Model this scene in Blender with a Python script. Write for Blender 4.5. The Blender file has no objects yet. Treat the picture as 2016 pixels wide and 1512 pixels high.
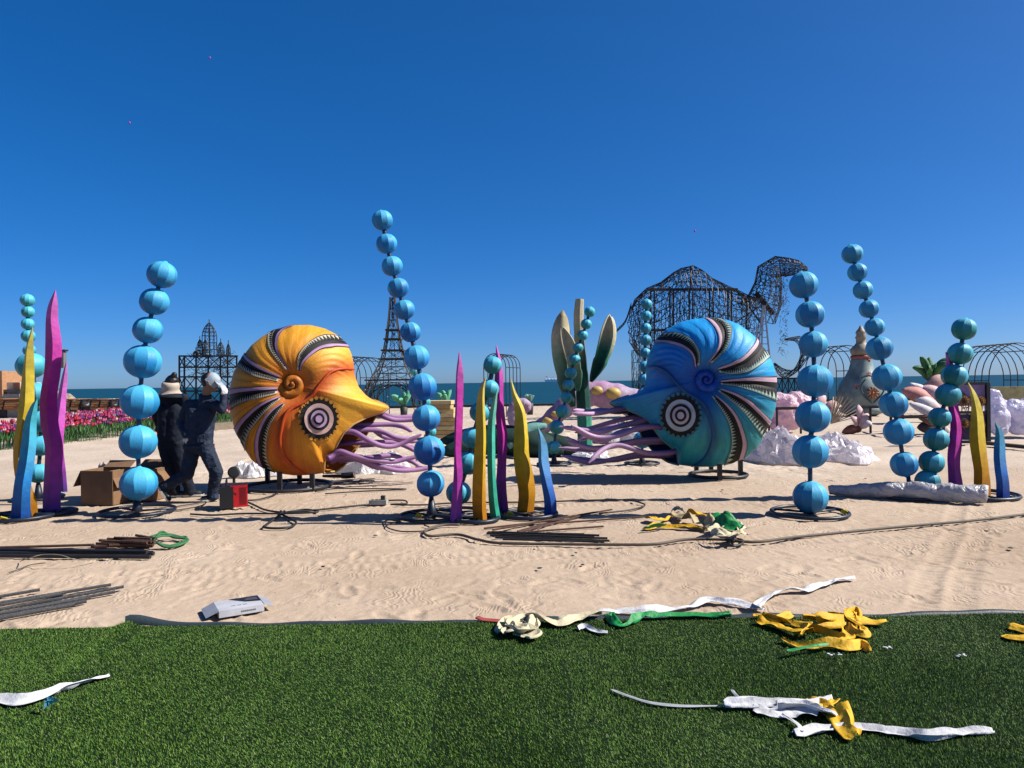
import bpy, bmesh, math, random
import numpy as np
from mathutils import Vector, Matrix, Euler, Quaternion
S = bpy.context.scene
COL = S.collection
rnd = random.Random(7)
nrg = np.random.default_rng(11)
# ------------------------------------------------------------------ camera
CAMH, FPX, PW, PH = 1.5, 1455.0, 2016, 1512
cd = bpy.data.cameras.new('camera'); cam = bpy.data.objects.new('camera', cd); COL.objects.link(cam)
cd.sensor_width = 36.0; cd.lens = 36.0 * FPX / PW; cd.clip_start = 0.05; cd.clip_end = 60000
CR = Matrix.Rotation(math.radians(90) - 3.4 / FPX, 3, 'X') @ Matrix.Rotation(-0.0153, 3, 'Z')
cam.matrix_world = Matrix.Translation((0, 0, CAMH)) @ CR.to_4x4()
S.camera = cam
# ------------------------------------------------------------------ sky, sun, exposure
SUN_EL = math.radians(42); SUN_DIR = Vector((1.0, -0.05, 0)).normalized()
az = math.atan2(SUN_DIR.x, SUN_DIR.y)          # clockwise from +Y
W = bpy.data.worlds.new('World'); S.world = W; W.use_nodes = True
nt = W.node_tree; bg = nt.nodes['Background']; sky = nt.nodes.new('ShaderNodeTexSky')
sky.sky_type = 'NISHITA'; sky.sun_disc = False; sky.sun_elevation = SUN_EL; sky.sun_rotation = az
sky.altitude = 500; sky.air_density = 0.5; sky.dust_density = 1.0; sky.ozone_density = 8.0
# one tone curve for the whole dome (camera-like): evens out horizon and zenith, then a little more saturation
bw = nt.nodes.new('ShaderNodeRGBToBW'); nt.links.new(sky.outputs[0], bw.inputs[0])
dv = nt.nodes.new('ShaderNodeMath'); dv.operation = 'DIVIDE'; dv.inputs[1].default_value = 1.3; nt.links.new(bw.outputs[0], dv.inputs[0])
pw = nt.nodes.new('ShaderNodeMath'); pw.operation = 'POWER'; pw.inputs[1].default_value = -0.25; nt.links.new(dv.outputs[0], pw.inputs[0])
vm_ = nt.nodes.new('ShaderNodeVectorMath'); vm_.operation = 'SCALE'; nt.links.new(sky.outputs[0], vm_.inputs[0]); nt.links.new(pw.outputs[0], vm_.inputs['Scale'])
hsv = nt.nodes.new('ShaderNodeHueSaturation'); hsv.inputs['Saturation'].default_value = 1.21; nt.links.new(vm_.outputs[0], hsv.inputs['Color'])
nt.links.new(hsv.outputs[0], bg.inputs[0]); bg.inputs[1].default_value = 0.086
sl = bpy.data.lights.new('sun', 'SUN'); sl.energy = 5.0; sl.angle = math.radians(0.5); sl.color = (1, 0.95, 0.87)
so = bpy.data.objects.new('sun', sl); COL.objects.link(so)
tosun = Vector((SUN_DIR.x * math.cos(SUN_EL), SUN_DIR.y * math.cos(SUN_EL), math.sin(SUN_EL)))
so.rotation_euler = tosun.to_track_quat('Z', 'Y').to_euler(); so.location = (20, -4, 18)
S.view_settings.view_transform = 'Standard'; S.view_settings.look = 'None'
S.view_settings.exposure = 0.95; S.view_settings.gamma = 1.0; S.view_settings.use_curve_mapping = False

# ------------------------------------------------------------------ helpers
def ray(px, py):
    return CR @ Vector(((px - PW / 2) / FPX, -(py - PH / 2) / FPX, -1.0))
def at(px, py, Y):
    d = ray(px, py); return Vector((0, 0, CAMH)) + d * (Y / d.y)
def G(px, py, z=0.0):
    d = ray(px, py); t = (z - CAMH) / d.z
    return Vector((0, 0, CAMH)) + d * t
def lin(r, g, b, k=1.0):
    f = lambda c: ((c / 255 + 0.055) / 1.055) ** 2.4 if c > 10 else c / 255 / 12.92
    return (f(r) * k, f(g) * k, f(b) * k)
def tag(o, label=None, cat=None, group=None, kind=None):
    if label: o['label'] = label
    if cat: o['category'] = cat
    if group: o['group'] = group
    if kind: o['kind'] = kind
    return o
def thing(name, label, cat, loc, group=None):
    o = bpy.data.objects.new(name, None); COL.objects.link(o); o.location = loc; o.empty_display_size = .1
    return tag(o, label, cat, group)
def wloc(o):
    v = Vector((0, 0, 0))
    while o is not None: v = v + Vector(o.location); o = o.parent
    return v
def pmat(name, col=(.5, .5, .5), rough=.6, var=.18, ns=6.0, bump=.15, bs=40.0, metal=0., attr=None, spec=.4, trans=0., bdist=.01, alpha=1., ak=.57):
    m = bpy.data.materials.new(name); m.use_nodes = True; n = m.node_tree; L = n.links.new
    b = n.nodes['Principled BSDF']
    b.inputs['Roughness'].default_value = rough; b.inputs['Metallic'].default_value = metal
    b.inputs['Specular IOR Level'].default_value = spec; b.inputs['Transmission Weight'].default_value = trans
    b.inputs['Alpha'].default_value = alpha
    tc = n.nodes.new('ShaderNodeTexCoord'); no = n.nodes.new('ShaderNodeTexNoise')
    no.inputs['Scale'].default_value = ns; no.inputs['Detail'].default_value = 5; L(tc.outputs['Object'], no.inputs['Vector'])
    mr = n.nodes.new('ShaderNodeMapRange'); mr.inputs[1].default_value = .3; mr.inputs[2].default_value = .7
    mr.inputs[3].default_value = (1 - var) * ak; mr.inputs[4].default_value = (1 + var * .6) * ak; L(no.outputs['Fac'], mr.inputs[0])
    mx = n.nodes.new('ShaderNodeMix'); mx.data_type = 'RGBA'; mx.blend_type = 'MULTIPLY'; mx.inputs[0].default_value = 1
    if attr:
        a = n.nodes.new('ShaderNodeAttribute'); a.attribute_name = attr; L(a.outputs['Color'], mx.inputs[6])
    elif col == 'OBJ':
        a = n.nodes.new('ShaderNodeObjectInfo'); L(a.outputs['Color'], mx.inputs[6])
    else:
        mx.inputs[6].default_value = (*col, 1)
    L(mr.outputs[0], mx.inputs[7]); L(mx.outputs[2], b.inputs['Base Color'])
    if bump > 0:
        nb = n.nodes.new('ShaderNodeTexNoise'); nb.inputs['Scale'].default_value = bs; nb.inputs['Detail'].default_value = 4
        L(tc.outputs['Object'], nb.inputs['Vector'])
        bp = n.nodes.new('ShaderNodeBump'); bp.inputs['Strength'].default_value = bump; bp.inputs['Distance'].default_value = bdist
        L(nb.outputs['Fac'], bp.inputs['Height']); L(bp.outputs[0], b.inputs['Normal'])
    return m
_mc = {}
def cm(col, rough=.6, **k):
    key = (tuple(round(c, 4) for c in col), rough, tuple(sorted(k.items())))
    if key not in _mc: _mc[key] = pmat('paint_%d' % len(_mc), col, rough, **k)
    return _mc[key]

class MB:
    def __init__(s): s.v = []; s.f = []; s.m = []; s.c = []; s.sharp = None
    def add(s, vs, fs, mi=0, cols=None):
        o = len(s.v); s.v.extend([tuple(v) for v in vs]); s.f.extend([tuple(i + o for i in f) for f in fs]); s.m.extend([mi] * len(fs))
        if cols is not None: s.c.extend(cols)
    def box(s, c, d, rot=None, mi=0):
        c = Vector(c); hx, hy, hz = d[0] / 2, d[1] / 2, d[2] / 2
        vs = [Vector((x, y, z)) for x in (-hx, hx) for y in (-hy, hy) for z in (-hz, hz)]
        if rot is not None: vs = [rot @ v for v in vs]
        s.add([c + v for v in vs], [(0, 1, 3, 2), (4, 6, 7, 5), (0, 4, 5, 1), (2, 3, 7, 6), (0, 2, 6, 4), (1, 5, 7, 3)], mi)
    def bar(s, a, b, w, h=None, mi=0):
        a = Vector(a); b = Vector(b); d = b - a; l = d.length
        if l < 1e-6: return
        s.box((a + b) / 2, (w, h or w, l), d.to_track_quat('Z', 'Y').to_matrix(), mi)
    def wire(s, a, b, r, mi=0, n=3):
        a = Vector(a); b = Vector(b); d = b - a
        if d.length < 1e-6: return
        q = d.to_track_quat('Z', 'Y').to_matrix(); o = []
        for p in (a, b):
            for k in range(n):
                t = 2 * math.pi * k / n; o.append(p + q @ Vector((r * math.cos(t), r * math.sin(t), 0)))
        s.add(o, [(k, (k + 1) % n, n + (k + 1) % n, n + k) for k in range(n)], mi)
    def tube(s, pts, r, n=8, mi=0, cap=True, flat=1.0, cols=None):
        pts = [Vector(p) for p in pts]; N = len(pts)
        rr = r if hasattr(r, '__len__') else [r] * N
        vs = []; cc = []; up = None
        for i, p in enumerate(pts):
            t = (pts[min(i + 1, N - 1)] - pts[max(i - 1, 0)])
            t = t.normalized() if t.length > 1e-9 else Vector((0, 0, 1))
            if up is None:
                up = Vector((0, 0, 1)) if abs(t.z) < .9 else Vector((0, 1, 0))
            x = up.cross(t)
            if x.length < 1e-4: x = Vector((1, 0, 0)).cross(t)
            x.normalize(); y = t.cross(x); up = y
            for k in range(n):
                a = 2 * math.pi * k / n
                vs.append(p + x * (math.cos(a) * rr[i]) + y * (math.sin(a) * rr[i] * flat))
                if cols is not None: cc.append(cols[i])
        fs = [(i * n + k, i * n + (k + 1) % n, (i + 1) * n + (k + 1) % n, (i + 1) * n + k) for i in range(N - 1) for k in range(n)]
        if cap: fs += [tuple(range(n))[::-1], tuple((N - 1) * n + k for k in range(n))]
        s.add(vs, fs, mi, cc if cols is not None else None)
    def lathe(s, prof, c=(0, 0, 0), n=24, mi=0, rot=None):
        c = Vector(c); vs = []
        for r, z in prof:
            for k in range(n):
                a = 2 * math.pi * k / n; v = Vector((r * math.cos(a), r * math.sin(a), z))
                vs.append(c + (rot @ v if rot is not None else v))
        N = len(prof)
        fs = [(i * n + k, i * n + (k + 1) % n, (i + 1) * n + (k + 1) % n, (i + 1) * n + k) for i in range(N - 1) for k in range(n)]
        fs += [tuple(range(n))[::-1], tuple((N - 1) * n + k for k in range(n))]
        s.add(vs, fs, mi)
    def ell(s, c, r, n=12, mi=0, rot=None):
        m = max(6, n // 2)
        pr = [(max(1e-4, math.sin(math.pi * i / m)), -math.cos(math.pi * i / m)) for i in range(m + 1)]
        R = (rot if rot is not None else Matrix.Identity(3)) @ Matrix.Diagonal(Vector(r))
        s.lathe(pr, c, n, mi, R)
    def ring(s, c, R, r, n=36, m=8, mi=0, flat=1.0):
        c = Vector(c); vs = []
        for i in range(n):
            a = 2 * math.pi * i / n
            for k in range(m):
                b = 2 * math.pi * k / m; q = R + r * math.cos(b)
                vs.append(c + Vector((q * math.cos(a), q * math.sin(a), r * math.sin(b) * flat)))
        s.add(vs, [(i * m + k, ((i + 1) % n) * m + k, ((i + 1) % n) * m + (k + 1) % m, i * m + (k + 1) % m) for i in range(n) for k in range(m)], mi)
    def build(s, name, mats, parent=None, smooth=False, origin=None):
        o0 = wloc(parent) if parent is not None else Vector(origin if origin is not None else (0, 0, 0))
        me = bpy.data.meshes.new(name)
        vs = np.array(s.v, dtype=np.float64).reshape(-1, 3) - np.array(o0)
        me.from_pydata(vs.tolist(), [], s.f)
        if not isinstance(mats, (list, tuple)): mats = [mats]
        for m in mats: me.materials.append(m)
        if len(mats) > 1: me.polygons.foreach_set('material_index', s.m)
        if s.c:
            ca = me.color_attributes.new('paint', 'FLOAT_COLOR', 'POINT')
            ca.data.foreach_set('color', np.array([(*c[:3], 1) for c in s.c], dtype=np.float32).ravel())
        if smooth: me.polygons.foreach_set('use_smooth', [True] * len(s.f))
        if smooth == 'auto':
            me.set_sharp_from_angle(angle=math.radians(38))
        me.update()
        o = bpy.data.objects.new(name, me); COL.objects.link(o)
        if parent is not None: o.parent = parent
        else: o.location = o0
        return o
def np_obj(name, v, f, mats, parent=None, smooth=True, cols=None, matidx=None, origin=(0, 0, 0)):
    o0 = wloc(parent) if parent is not None else Vector(origin)
    me = bpy.data.meshes.new(name); v = np.asarray(v, dtype=np.float64) - np.array(o0); f = np.asarray(f, dtype=np.int32); k = f.shape[1]
    me.vertices.add(len(v)); me.vertices.foreach_set('co', v.astype(np.float32).ravel())
    me.loops.add(f.size); me.loops.foreach_set('vertex_index', f.ravel())
    me.polygons.add(len(f)); me.polygons.foreach_set('loop_start', np.arange(0, f.size, k, dtype=np.int32))
    try: me.polygons.foreach_set('loop_total', np.full(len(f), k, dtype=np.int32))
    except Exception: pass
    if not isinstance(mats, (list, tuple)): mats = [mats]
    for m in mats: me.materials.append(m)
    if matidx is not None: me.polygons.foreach_set('material_index', np.asarray(matidx, dtype=np.int32))
    if cols is not None:
        ca = me.color_attributes.new('paint', 'FLOAT_COLOR', 'POINT')
        c = np.ones((len(v), 4), dtype=np.float32); c[:, :3] = cols; ca.data.foreach_set('color', c.ravel())
    me.polygons.foreach_set('use_smooth', np.full(len(f), bool(smooth)))
    me.update(calc_edges=True); me.validate()
    o = bpy.data.objects.new(name, me); COL.objects.link(o)
    if parent is not None: o.parent = parent
    else: o.location = o0
    return o
def gridf(nu, nv, wrap=False):
    i, j = np.meshgrid(np.arange(nu - 1 + (1 if wrap else 0)), np.arange(nv - 1), indexing='ij')
    i2 = (i + 1) % nu
    return np.stack([i * nv + j, i2 * nv + j, i2 * nv + j + 1, i * nv + j + 1], -1).reshape(-1, 4)
_tab = np.random.default_rng(3).random((256, 256))
def vnoise(x, y):
    xi = np.floor(x).astype(int); yi = np.floor(y).astype(int); fx = x - xi; fy = y - yi
    fx = fx * fx * (3 - 2 * fx); fy = fy * fy * (3 - 2 * fy)
    a = _tab[xi & 255, yi & 255]; b = _tab[(xi + 1) & 255, yi & 255]; c = _tab[xi & 255, (yi + 1) & 255]; d = _tab[(xi + 1) & 255, (yi + 1) & 255]
    return (a * (1 - fx) + b * fx) * (1 - fy) + (c * (1 - fx) + d * fx) * fy
def fbm(x, y, o=4):
    s = 0; a = .5
    for k in range(o): s = s + a * (vnoise(x * 2 ** k + 17.3 * k, y * 2 ** k + 5.1 * k) - .5); a *= .5
    return s
def spline(pts, n):
    P = [Vector(p) for p in pts]
    if len(P) == 2: return [P[0].lerp(P[1], i / (n - 1)) for i in range(n)]
    P = [P[0] * 2 - P[1]] + P + [P[-1] * 2 - P[-2]]; out = []; m = len(P) - 3
    for i in range(n):
        t = i / (n - 1) * m; k = min(int(t), m - 1); t -= k
        a, b, c, d = P[k:k + 4]
        out.append(.5 * ((2 * b) + (c - a) * t + (2 * a - 5 * b + 4 * c - d) * t * t + (3 * b - a - 3 * c + d) * t ** 3))
    return out

# ------------------------------------------------------------------ materials
M_steel = pmat('black_steel', (.025, .025, .03), .5, .3, 12, .15, 60)
M_rust = pmat('rusty_steel', (.10, .045, .028), .8, .4, 30, .4, 120)
M_rebar = pmat('rebar', (.085, .085, .09), .55, .3, 40, .5, 150, metal=.4)
M_cable = pmat('cable_rubber', (.022, .022, .024), .55, .25, 10, .1, 80)
M_cable_d = pmat('dusty_cable', (.14, .11, .085), .7, .25, 10, .1, 80)
M_blade = pmat('painted_fabric', None, .66, .22, 9, .35, 16, attr='paint', spec=.25, bdist=.02)
M_ringblue = pmat('base_ring_paint', (.012, .022, .045), .45, .3, 12, .1, 60)
M_tent = pmat('tentacle_fabric', None, .55, .10, 5, .18, 25, attr='paint', spec=.3, bdist=.015)
M_black = pmat('black_cloth', (.008, .008, .009), .65, .3, 10, .1, 60, spec=.25)
M_white = pmat('white_cloth', (.80, .80, .82), .75, .14, 10, .6, 18, spec=.2, bdist=.02)
M_cream = pmat('cream_cloth', (.74, .66, .44), .75, .14, 10, .6, 18, spec=.2, bdist=.02)
M_yellow = pmat('yellow_cloth', (.88, .50, .02), .65, .2, 8, .6, 18, spec=.25, bdist=.02)
M_green = pmat('green_cloth', (.01, .30, .07), .55, .25, 8, .6, 18, spec=.3, bdist=.02)
def film(name, col, sp=.45, bs=4.5, tr=.45):
    m = bpy.data.materials.new(name); m.use_nodes = True; n = m.node_tree; L = n.links.new; b = n.nodes['Principled BSDF']; out = n.nodes['Material Output']
    b.inputs['Roughness'].default_value = .38; b.inputs['Specular IOR Level'].default_value = sp; tc = n.nodes.new('ShaderNodeTexCoord')
    no = n.nodes.new('ShaderNodeTexNoise'); no.inputs['Scale'].default_value = bs; no.inputs['Detail'].default_value = 2; no.inputs['Distortion'].default_value = 2.2; L(tc.outputs['Object'], no.inputs['Vector'])
    r = n.nodes.new('ShaderNodeValToRGB'); e = r.color_ramp.elements; e[0].position = .35; e[0].color = (*[c * .88 for c in col], 1); e[1].position = .62; e[1].color = (*col, 1); L(no.outputs['Fac'], r.inputs[0]); L(r.outputs[0], b.inputs['Base Color'])
    bp = n.nodes.new('ShaderNodeBump'); bp.inputs['Strength'].default_value = .55; bp.inputs['Distance'].default_value = .09; L(no.outputs['Fac'], bp.inputs['Height']); L(bp.outputs[0], b.inputs['Normal'])
    t = n.nodes.new('ShaderNodeBsdfTranslucent'); L(r.outputs[0], t.inputs[0]); L(bp.outputs[0], t.inputs['Normal']); mx = n.nodes.new('ShaderNodeMixShader'); mx.inputs[0].default_value = tr; L(b.outputs[0], mx.inputs[1]); L(t.outputs[0], mx.inputs[2]); L(mx.outputs[0], out.inputs[0]); return m
M_plastic0 = pmat('plastic_wrap', (.62, .60, .64), .3, .15, 3, .5, 9, spec=.6, bdist=.05)
M_plastic = film('plastic_wrap_film', (.78, .77, .80))
M_clear = pmat('clear_plastic_wrap', (.85, .83, .86), .14, .25, 9, .8, 10, spec=.9, trans=.25, bdist=.05)
# ------------------------------------------------------------------ setting: sand, sea, turf
def sand_mat():
    m = bpy.data.materials.new('sand'); m.use_nodes = True; n = m.node_tree; L = n.links.new; b = n.nodes['Principled BSDF']
    b.inputs['Roughness'].default_value = .95; b.inputs['Specular IOR Level'].default_value = .12
    tc = n.nodes.new('ShaderNodeTexCoord')
    def noise(sc, det=6, vec=None):
        t = n.nodes.new('ShaderNodeTexNoise'); t.inputs['Scale'].default_value = sc; t.inputs['Detail'].default_value = det
        L(vec or tc.outputs['Object'], t.inputs['Vector']); return t
    a = noise(.55); g = noise(220, 2); s = noise(9)
    r = n.nodes.new('ShaderNodeValToRGB'); e = r.color_ramp.elements
    e[0].position = .3; e[0].color = (.315, .236, .170, 1); e[1].position = .7; e[1].color = (.400, .312, .235, 1)
    L(a.outputs['Fac'], r.inputs[0])
    def mul(x, fac, lo, hi, p0=.3, p1=.7):
        mr = n.nodes.new('ShaderNodeMapRange'); mr.inputs[1].default_value = p0; mr.inputs[2].default_value = p1; mr.inputs[3].default_value = lo; mr.inputs[4].default_value = hi
        L(fac, mr.inputs[0]); mx = n.nodes.new('ShaderNodeMix'); mx.data_type = 'RGBA'; mx.blend_type = 'MULTIPLY'; mx.inputs[0].default_value = 1
        L(x, mx.inputs[6]); L(mr.outputs[0], mx.inputs[7]); return mx.outputs[2]
    c = mul(r.outputs[0], g.outputs['Fac'], .8, 1.12); c = mul(c, s.outputs['Fac'], .93, 1.05)
    # sand turns paler and less warm farther from the carpet, along a noisy line
    sp = n.nodes.new('ShaderNodeSeparateXYZ'); L(tc.outputs['Object'], sp.inputs[0])
    w = noise(.35, 4); ad = n.nodes.new('ShaderNodeMath'); ad.operation = 'MULTIPLY_ADD'; L(w.outputs['Fac'], ad.inputs[0]); ad.inputs[1].default_value = 5; L(sp.outputs[1], ad.inputs[2])
    mr = n.nodes.new('ShaderNodeMapRange'); mr.inputs[1].default_value = 12.5; mr.inputs[2].default_value = 15.5; L(ad.outputs[0], mr.inputs[0])
    mx = n.nodes.new('ShaderNodeMix'); mx.data_type = 'RGBA'; mx.blend_type = 'MULTIPLY'; L(mr.outputs[0], mx.inputs[0]); L(c, mx.inputs[6]); mx.inputs[7].default_value = (1.13, 1.2, 1.3, 1)
    # dark specks
    vo = n.nodes.new('ShaderNodeTexVoronoi'); vo.inputs['Scale'].default_value = 7; L(tc.outputs['Object'], vo.inputs['Vector'])
    c2 = mul(mx.outputs[2], vo.outputs['Distance'], .3, 1, .03, .07)
    L(c2, b.inputs['Base Color'])
    # relief: tread prints in patches, trodden lumps, grain
    mp = n.nodes.new('ShaderNodeMapping'); mp.inputs['Scale'].default_value = (1, 1, 1); L(tc.outputs['Object'], mp.inputs[0])
    dn = noise(2.2, 2); vm = n.nodes.new('ShaderNodeMix'); vm.data_type = 'VECTOR'; vm.inputs[0].default_value = .35; L(tc.outputs['Object'], vm.inputs[4]); L(dn.outputs['Color'], vm.inputs[5])
    wv = n.nodes.new('ShaderNodeTexWave'); wv.inputs['Scale'].default_value = 11; wv.inputs['Distortion'].default_value = 6; wv.inputs['Detail'].default_value = 3; wv.inputs['Detail Scale'].default_value = 1.6
    L(vm.outputs[1], wv.inputs['Vector'])
    mk = noise(1.9, 3); mk2 = n.nodes.new('ShaderNodeMapRange'); mk2.inputs[1].default_value = .52; mk2.inputs[2].default_value = .62; L(mk.outputs['Fac'], mk2.inputs[0])
    ml = n.nodes.new('ShaderNodeMath'); ml.operation = 'MULTIPLY'; L(wv.outputs['Fac'], ml.inputs[0]); L(mk2.outputs[0], ml.inputs[1])
    b1 = n.nodes.new('ShaderNodeBump'); b1.inputs['Strength'].default_value = .35; b1.inputs['Distance'].default_value = .012; L(ml.outputs[0], b1.inputs['Height'])
    b2 = n.nodes.new('ShaderNodeBump'); b2.inputs['Strength'].default_value = .5; b2.inputs['Distance'].default_value = .018; L(noise(16, 8).outputs['Fac'], b2.inputs['Height']); L(b1.outputs[0], b2.inputs['Normal'])
    b3 = n.nodes.new('ShaderNodeBump'); b3.inputs['Strength'].default_value = .35; b3.inputs['Distance'].default_value = .004; L(g.outputs['Fac'], b3.inputs['Height']); L(b2.outputs[0], b3.inputs['Normal'])
    L(b3.outputs[0], b.inputs['Normal']); return m
ys = np.concatenate([[-8, -4, -1, 1.5, 3, 4, 4.25], 4.3 * np.exp(np.arange(0, 600) * math.log(49.5 / 4.3) / 599), [50.5, 53]])
xo = 5.6 * np.exp(np.arange(1, 90) * math.log(90 / 5.6) / 89)
xs = np.concatenate([-xo[::-1], np.arange(-5.6, 5.6001, .02), xo])
X, Y = np.meshgrid(xs, ys, indexing='ij')
def sand_h(X, Y):
    far = np.clip((Y - 10.8 + 2 * fbm(X * .5, Y * .5, 2)) / 2.2, 0, 1) * np.clip((30 - Y) / 6, .5, 1)
    h = fbm(X * 2.2, Y * 2.2, 4) * .008 + fbm(X * 9, Y * 9, 3) * .005
    r1 = 1 - 2 * np.abs(vnoise(X * 4.1 + 9, Y * 4.1) - .5)
    h += far * (fbm(X * 1.3, Y * 1.3, 4) * .10 + np.abs(fbm(X * 3.4, Y * 3.4, 3)) * .13 - .02)
    return h - .012 - .004 * (r1 > .93)
Z = sand_h(X, Y)
fr = np.random.default_rng(5)
for k in range(620):           # boot prints trodden into the sand
    cx, cy = fr.uniform(-6, 6), 4.7 + 6.5 * fr.random() ** 1.4; a = fr.uniform(0, math.pi) * .5 + (math.pi / 2 if fr.random() < .35 else -.4)
    i0, i1 = np.searchsorted(xs, [cx - .22, cx + .22]); j0, j1 = np.searchsorted(ys, [cy - .22, cy + .22])
    if i1 - i0 < 3 or j1 - j0 < 3: continue
    dx = X[i0:i1, j0:j1] - cx; dy = Y[i0:i1, j0:j1] - cy
    p = dx * math.cos(a) + dy * math.sin(a); q = -dx * math.sin(a) + dy * math.cos(a)
    d = np.sqrt((p / .15) ** 2 + (q / .052) ** 2)
    Z[i0:i1, j0:j1] += fr.uniform(.5, 1) * (np.where(d < 1, -.011 * (1 - d ** 4) + .007 * np.sin(p * 2 * math.pi / .055) * (1 - d), 0) + .006 * np.exp(-((d - 1.2) / .18) ** 2))
for (ax, ay, bx, by, w) in [(-6, 5.2, 6, 7.4, .10), (-6, 5.45, 6, 7.65, .10), (2.6, 4.8, 5.5, 9, .09), (2.85, 4.8, 5.75, 9, .09), (-5, 9.2, 5, 8.9, .1)]:
    L_ = math.hypot(bx - ax, by - ay); nx, ny = -(by - ay) / L_, (bx - ax) / L_
    q = (X - ax) * nx + (Y - ay) * ny + .15 * fbm(X * .7, Y * .7, 2); t = ((X - ax) * (bx - ax) + (Y - ay) * (by - ay)) / L_
    Z += np.where((np.abs(q) < w * 2) & (t > 0) & (t < L_), -.006 * np.exp(-(q / w) ** 4) * (1 + .6 * np.sin(t * 2 * math.pi / .09)) + .005 * np.exp(-((np.abs(q) - 1.25 * w) / .03) ** 2), 0)
Z = np.where(Y < 4.4, -.02, Z) - np.clip((Y - 46.8) / 3, 0, 1) ** 1.2 * 1.3
sand = np_obj('sand', np.stack([X, Y, Z], -1).reshape(-1, 3), gridf(len(xs), len(ys))[:, ::-1], sand_mat()); tag(sand, kind='structure')

def sea_mat():
    m = bpy.data.materials.new('sea_water'); m.use_nodes = True; n = m.node_tree; L = n.links.new; b = n.nodes['Principled BSDF']
    b.inputs['Roughness'].default_value = .4; b.inputs['Specular IOR Level'].default_value = .10
    tc = n.nodes.new('ShaderNodeTexCoord'); mp = n.nodes.new('ShaderNodeMapping'); mp.inputs['Scale'].default_value = (.12, .5, 1); L(tc.outputs['Object'], mp.inputs[0])
    no = n.nodes.new('ShaderNodeTexNoise'); no.inputs['Scale'].default_value = 1.2; no.inputs['Detail'].default_value = 8; L(mp.outputs[0], no.inputs['Vector'])
    r = n.nodes.new('ShaderNodeValToRGB'); e = r.color_ramp.elements; e[0].position = .35; e[0].color = (.002, .022, .030, 1); e[1].position = .68; e[1].color = (.004, .046, .056, 1)
    L(no.outputs['Fac'], r.inputs[0]); L(r.outputs[0], b.inputs['Base Color'])
    bp = n.nodes.new('ShaderNodeBump'); bp.inputs['Strength'].default_value = .5; bp.inputs['Distance'].default_value = .4; L(no.outputs['Fac'], bp.inputs['Height']); L(bp.outputs[0], b.inputs['Normal'])
    return m
mb = MB(); yy = [46, 60, 90, 150, 400, 1500, 6000, 45000]
for i in range(len(yy) - 1):
    mb.add([(-45000, yy[i], -.55), (45000, yy[i], -.55), (45000, yy[i + 1], -.55), (-45000, yy[i + 1], -.55)], [(0, 1, 2, 3)])
tag(mb.build('sea', sea_mat()), kind='structure')
# low dark kerb where the beach drops to the water
mb = MB()
for k in range(24):
    x0 = -42 + k * 3.5; mb.box((x0 + 1.75, 46.5 + .05 * math.sin(k * 2.1), .02), (3.46, .35, .22))
tag(mb.build('sea_kerb', pmat('wet_concrete', (.03, .035, .04), .8, .3, 3)), 'low dark concrete kerb along the far edge of the sand', 'kerb')

# artificial turf
TE = 4.60
def turf_h(x, y):
    h = .012 + .006 * (fbm(x * 1.3, y * 1.3, 3))
    def ridge(ax, ay, bx, by, w, a):
        L_ = np.hypot(bx - ax, by - ay); t = np.clip(((x - ax) * (bx - ax) + (y - ay) * (by - ay)) / L_ ** 2, 0, 1)
        d = np.hypot(x - ax - t * (bx - ax), y - ay - t * (by - ay)); return a * np.exp(-(d / w) ** 2)
    p = [G(255, 1238), G(120, 1345), G(300, 1255), G(170, 1330), G(900, 1330), G(1080, 1500), G(880, 1310), G(860, 1512)]
    h = h + ridge(p[0].x, p[0].y, p[1].x, p[1].y, .07, .035) + ridge(p[2].x, p[2].y, p[3].x, p[3].y, .09, .02)
    h = h + ridge(p[4].x, p[4].y, p[5].x, p[5].y, .12, .012)
    return h
tx = np.arange(-7, 7.01, .06); ty = np.arange(.6, TE + .001, .05)
TX, TY = np.meshgrid(tx, ty, indexing='ij'); TZ = turf_h(TX, TY)
M_turfbase = pmat('turf_backing', (.010, .028, .008), .9, .3, 30, .3, 100, spec=.1)
turf = np_obj('turf_carpet', np.stack([TX, TY, TZ], -1).reshape(-1, 3), gridf(len(tx), len(ty))[:, ::-1], M_turfbase); tag(turf, kind='structure')
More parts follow.
